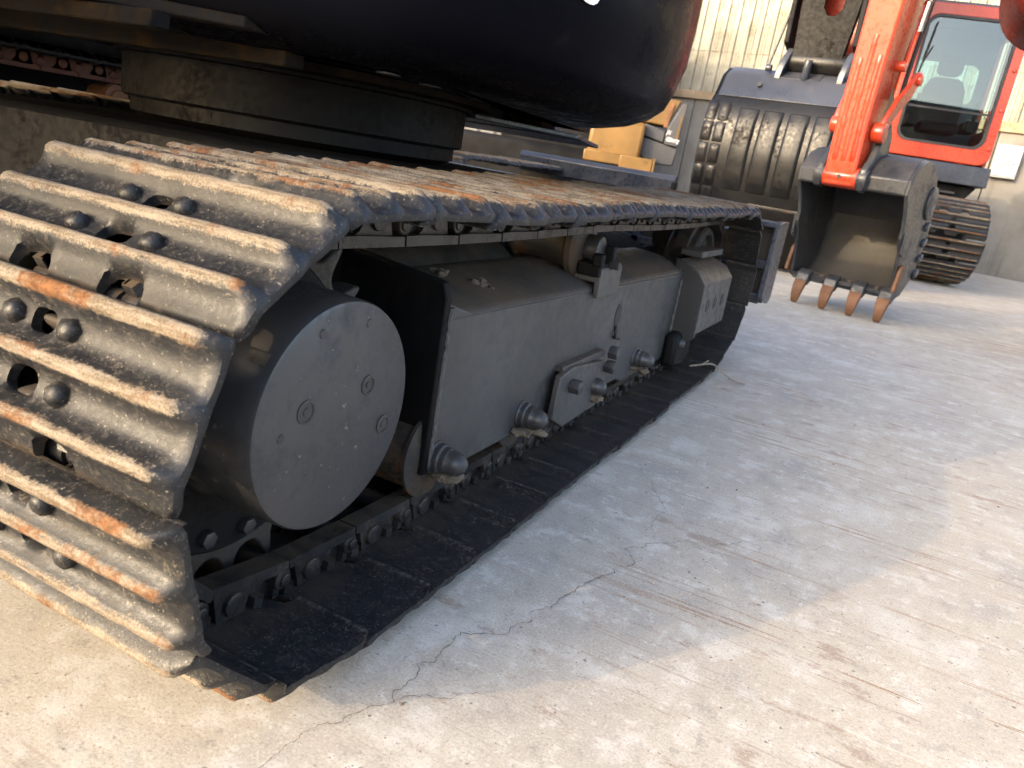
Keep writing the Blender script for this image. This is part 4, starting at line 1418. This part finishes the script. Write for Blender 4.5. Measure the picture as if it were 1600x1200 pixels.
slot = [(.02, 3.0), (.08, 2.92), (.17, 2.92), (.23, 3.0), (.24, 3.9), (.01, 3.9)]
n = 6
vs, fs = [], []
for y in (.24, .34):
    vs += [(p[0], y, p[1]) for p in ao] + [(p[0], y, p[1]) for p in slot]
pair = [(0, 1), (1, 2), (2, 3), (3, 4), (4, 5), (5, 0)]
mp = {0: 1, 1: 2, 2: 3, 3: 4, 4: 5, 5: 0}
for i in range(6):
    j = (i + 1) % 6
    si, sj = 6 + mp[i], 6 + mp[j]
    fs += [(i, j, sj, si), (12 + i, 12 + si, 12 + sj, 12 + j), (i, 12 + i, 12 + j, j), (si, sj, 12 + sj, 12 + si)]
MB().add(vs, fs).obj('arm', M['bigarm'], BE, local=True, bevel=.012)
for x in (-.30, .47):
    MB().prism([(.20, 2.6), (.16, 3.0), (.16, 4.8), (.95, 4.8), (.95, 3.2), (.52, 2.5)], lambda p, h: (h, p[0], p[1]), x - .03, x + .03).obj('arm_side_plate', M['dark'], BE, local=True, bevel=.012)
MB().box((.1, .85, 3.6), (.5, .12, 2.6)).obj('arm_inner_plate', M['red'], BE, local=True)
MB().box((.1, .62, 3.45), (.14, .12, .05)).obj('slot_stiffener', M['dark'], BE, local=True)
MB().tube([(-.46, .25, 2.32), (-.34, .22, 2.9), (-.28, .2, 3.12), (-.2, .2, 3.15)], .016, 8).obj('hydraulic_hose', M['slate'], BE, local=True)
MB().prism([(.9, .4), (.9, 1.2), (4.5, 1.2), (4.5, .4)], lambda p, h: (h, p[0], p[1]), -.3, .5).obj('undercarriage', M['dark'], BE, local=True) if False else None
MB().prism([(.3, 4.6), (.3, 5.1), (1.5, 5.4), (4.0, 4.2), (6.5, 1.8), (6.2, 1.5), (3.8, 3.7), (1.5, 4.8)], lambda p, h: (h, p[0], p[1]), -.2, .36).obj('boom', M['red'], BE, local=True, bevel=.03)
MB().box((.1, 7.6, 1.75), (2.6, 3.0, 1.1)).obj('house_body', M['red'], BE, local=True, bevel=.06)
MB().box((-1.1, 7.6, .55), (.6, 3.6, 1.0)).obj('track', M['dark'], BE, local=True, bevel=.2)
MB().box((1.3, 7.6, .55), (.6, 3.6, 1.0)).obj('track', M['dark'], BE, local=True, bevel=.2)
MB().box((.1, 7.6, .9), (1.8, 1.4, .58)).obj('centre_frame', M['dark'], BE, local=True)

# ---- yellow machine seen under the counterweight -------------------------
YE = thing('yellow_excavator', 'yellow and dark grey excavator glimpsed beneath the black counterweight', 'excavator', frame_obj((-3.80, 12.0), math.atan2(.30, .95)))
MB().box((-.47, .35, 1.33), (.82, .8, .55)).obj('tool_box', M['yellow'], YE, local=True, bevel=.05)
MB().box((-.62, -.05, 1.02), (.58, .22, .16)).obj('step_beam', M['yellow'], YE, local=True, bevel=.015)
MB().box((-.10, -.04, 1.0), (.50, .26, .20)).obj('step_beam', M['yellow'], YE, local=True, bevel=.015)
MB().box((.17, -.04, 1.0), (.03, .30, .24)).obj('beam_end_plate', M['yellow'], YE, local=True, bevel=.006)
MB().prism([(-.08, 1.14), (-.08, 1.42), (.48, 1.32), (.46, 1.06), (.1, 1.04)], lambda p, h: (p[0], h, p[1]), .15, .9).obj('lower_body', M['greyp'], YE, local=True, bevel=.02)
MB().prism([(-.08, 1.44), (-.08, 1.62), (.25, 1.55), (.25, 1.37)], lambda p, h: (p[0], h, p[1]), .14, .9).obj('lower_body', M['greyp'], YE, local=True, bevel=.02)
pan = MB().prism([(.255, 1.36), (.27, 1.60), (.42, 1.98), (.50, 1.98), (.47, 1.34)], lambda p, h: (p[0], h, p[1]), .13, .9).obj('side_panel', M['greyp'], YE, local=True, bevel=.015)
MB().prism([(.415, 1.46), (.445, 1.46), (.465, 1.80), (.440, 1.80)], lambda p, h: (p[0], h, p[1]), .122, .128).obj('yellow_stripe', M['yellow'], YE, local=True)
for body, z, sz in (('JX', 1.535, .085), ('GSW72', 1.435, .088)):
    o = lettering('number_lettering', body, sz, M['white'], None, Matrix.Identity(4), 'LEFT', .3)
    o.parent = YE
    o.matrix_parent_inverse = Matrix.Identity(4)
    o.matrix_basis = FR((.268, .126, z - .02), (.98, 0, -.13), (.13, 0, .98), (0, -1, 0)) @ Matrix.Diagonal((.72, 1, 1, 1))
MB().prism([(-.30, 1.64), (-.30, 2.02), (.40, 2.02), (.26, 1.62)], lambda p, h: (p[0], h, p[1]), .16, .8).obj('engine_cover', M['yellow'], YE, local=True, bevel=.02)
MB().prism([(.20, 1.60), (.26, 1.60), (.30, 1.95), (.25, 1.98)], lambda p, h: (p[0], h, p[1]), .13, .158).obj('cover_trim', M['tooth'], YE, local=True)
MB().box((-1.2, 1.6, 1.5), (2.4, 1.6, 1.0)).obj('house_body', M['dark'], YE, local=True, bevel=.05)
MB().box((-3.4, 1.2, .62), (6.4, 1.8, .95)).obj('undercarriage', M['dark'], YE, local=True, bevel=.08)  # wide dark box added to blacken the bright gap beneath the deck
# slate blade plate leaning in front of it
pa, pb = at(815, 246, 7.4), at(1056, 283, 7.0)
d = pb - pa
d[2] = 0
L = np.linalg.norm(d)
d /= L
bz = (pa[2] + pb[2]) / 2
bp = thing('dozer_blade', 'long slate blue dozer blade standing behind the near track, in front of the yellow machine', 'dozer blade', FR((*((pa + pb)[:2] / 2), 0), (d[0], d[1], 0), (-d[1], d[0], 0), (0, 0, 1)))
MB().prism([(-.05, bz - .12), (-.07, bz + .02), (-.03, bz + .055), (.10, bz + .055), (.12, bz - .12)], lambda p, h: (h, p[0], p[1]), -L / 2, L / 2).obj('top_rail', M['slate'], bp, local=True, bevel=.008)
MB().prism([(.02, .0), (.12, .0), (.10, bz - .122), (.04, bz - .122)], lambda p, h: (h, p[0], p[1]), -L / 2 + .02, L / 2 - .02).obj('blade_sheet', M['slate'], bp, local=True)
MB().box((L / 2 - .01, .03, bz / 2), (.03, .22, bz)).obj('end_plate', M['dark'], bp, local=True, bevel=.006)

# ---- loose machine track ends glimpsed between the parts ------------------
TR = thing('parked_crawler', 'rust brown crawler undercarriage glimpsed behind the far track at upper left', 'undercarriage', Matrix.Translation((-5.0, 3.6, 0)))
RUSTL = LINK[1].copy()
RUSTL.materials.clear()
RUSTL.materials.append(worn('rusty_brown_chain', (.10, .035, .02), (.20, .10, .055), .5, (.5, .8), (.3, .2, .1), .2, 12, .4, .3))
for k in range(16):
    y = 1.6 + k * .245
    inst('track_link', RUSTL, TR, FR((-4.85, y, .955), (-1, 0, 0), (0, -1, 0), (0, 0, 1)) @ Matrix.Scale(1.3, 4))
    inst('track_shoe', SHOE_FAR, TR, FR((-5.0, y, .96), (-1, 0, 0), (0, -1, 0), (0, 0, 1)) @ Matrix.Scale(1.3, 4))
MB().lathe([(.0, .12), (.05, .118), (.055, .10), (.085, .095), (.09, .06), (.075, .05), (.075, -.1)], (-4.80, 3.62, .765), (1, 0, 0), 36, cap=False).obj('carrier_roller', M['tooth'], TR)
MB().box((-6.0, 3.2, 1.80), (3.3, 7.4, 1.58)).obj('house_body', M['dark'], TR, bevel=.08)  # machine body added to block skylight from the left
MB().box((-5.45, 1.0, .55), (.25, 3.0, .94)).box((-5.45, 4.85, .55), (.25, 4.2, .94)).obj('track_frame', M['dark'], TR, bevel=.03)  # boxes added tall to close bright gaps, split to leave a slit of light
MB().box((-4.95, 3.62, .68), (.12, .16, .14)).obj('roller_bracket', M['bladein'], TR, bevel=.02)
for k in range(18):
    inst('track_shoe', SHOE_FAR, TR, FR((-5.0, 1.3 + k * .245, .06), (-1, 0, 0), (0, 1, 0), (0, 0, -1)) @ Matrix.Scale(1.3, 4))
# yellow machine's track end
pins3, _ = track_frames((5.25, .46), .267, (8.2, .46), .277, 36, .3, yroll=6.6)
build_track(YE, -3.22, pins3, [SHOE_FAR], links=False)
MB().box((-3.22, 6.7, .42), (.30, 2.6, .34)).obj('track_frame', M['dark'], YE, bevel=.04)

# ---- dark red machine end at the upper right ------------------------------
DR = thing('red_machine', 'rounded dark red machine end hanging into the upper right corner', 'excavator', Matrix.Translation((1.6, 6.9, 0)))
cc = at(1742, -74, 5.2)
rings = []
for h, k_ in ((-.55, .90), (-.50, .97), (-.40, 1.0), (.40, 1.0), (.50, .97), (.55, .90)):
    ring = []
    for i in range(40):
        a = 2 * PI * i / 40
        ring.append((cc[0] + .62 * k_ * math.copysign(abs(math.cos(a)) ** .7, math.cos(a)) * .92, cc[1] + h + .3, cc[2] + .55 * k_ * math.copysign(abs(math.sin(a)) ** .7, math.sin(a))))
    rings.append(ring)
MB().loft(rings).obj('counterweight', M['darkred'], DR, sharp=40)
MB().box((cc[0] + 1.6, cc[1] + .6, cc[2] + .1), (2.4, 1.6, .9)).obj('house_body', M['darkred'], DR, bevel=.06)
MB().box((cc[0] + 1.9, cc[1] + .6, .85), (1.4, 1.2, 1.7)).obj('undercarriage', M['dark'], DR, bevel=.1)

# small crumbs of concrete and dirt strewn over the yard
cr = MB()
for i in range(420):
    x, y = rng.uniform(-1.6, 2.2), rng.uniform(.45, 6.5) ** 1.0
    if -3.6 < x < -.52 and y > .45 and rng.random() < .9:
        continue
    r_ = .0012 + .0035 * rng.random() ** 3
    h_ = r_ * .8
    pts_ = [(x + r_ * rng.uniform(.6, 1.3) * math.cos(a_), y + r_ * rng.uniform(.6, 1.3) * math.sin(a_), .0) for a_ in (0, 1.3, 2.5, 3.7, 5.0)]
    top_ = (x + rng.normal(0, r_ * .2), y, h_)
    cr.add(pts_ + [top_], [(k_, (k_ + 1) % 5, 5) for k_ in range(5)])
co_ = cr.obj('concrete_crumbs', M['mud'], smooth=False)
co_['kind'] = 'stuff'
co_['label'] = 'scattered crumbs of dirt and concrete on the yard'

# two stacked containers, added to throw shade on the concrete wall
for zc, lab, mt in ((0, 'grey steel container added to shade the wall, lower of two stacked', 'greyp'), (2.6, 'slate steel container added to shade the wall, stacked on top of the grey one', 'slate')):
    ct = thing('shade_container', lab, 'container', Matrix.Translation((-12.2, 18.4, zc)) @ Matrix.Rotation(-.18, 4, 'Z'), 'containers added to shade the yard wall')
    for y_, sg in ((-1.2, -1), (1.2, 1)):
        pr_ = []
        for i_ in range(24):
            u_ = -5.9 + i_ * .49
            pr_ += [(u_, 0), (u_ + .16, 0), (u_ + .22, .05), (u_ + .40, .05), (u_ + .46, 0)]
        MB().loft([[(u_, y_ - sg * d_, z_) for u_, d_ in pr_] for z_ in (.16, 2.42)], closed=False, caps=False).obj('side_panel', M[mt], ct, local=True, smooth=False)
    for x_ in (-5.96, 5.96):
        MB().box((x_, 0, 1.29), (.08, 2.3, 2.3)).obj('end_panel', M[mt], ct, local=True)
        for y_ in (-1.17, 1.17):
            MB().box((x_, y_, 1.3), (.16, .16, 2.58)).obj('corner_post', M[mt], ct, local=True, bevel=.01)
    for y_ in (-1.17, 1.17):
        for z_ in (.08, 2.5):
            MB().box((0, y_, z_), (11.74, .12, .15)).obj('side_rail', M[mt], ct, local=True)
    MB().box((0, 0, 2.46), (11.7, 2.2, .04)).obj('roof', M[mt], ct, local=True)
# weld beads on the near track frame
for a_, b_ in (((-.757, 1.345, .19), (-.757, 1.345, .535)), ((-.757, 3.24, .14), (-.757, 3.24, .47))):
    pts_ = [tuple(np.array(a_) * (1 - t_) + np.array(b_) * t_ + rng.normal(0, .0008, 3)) for t_ in np.linspace(0, 1, 40)]
    MB().tube(pts_, .006, 6).obj('weld_bead', M['frame'], EX)
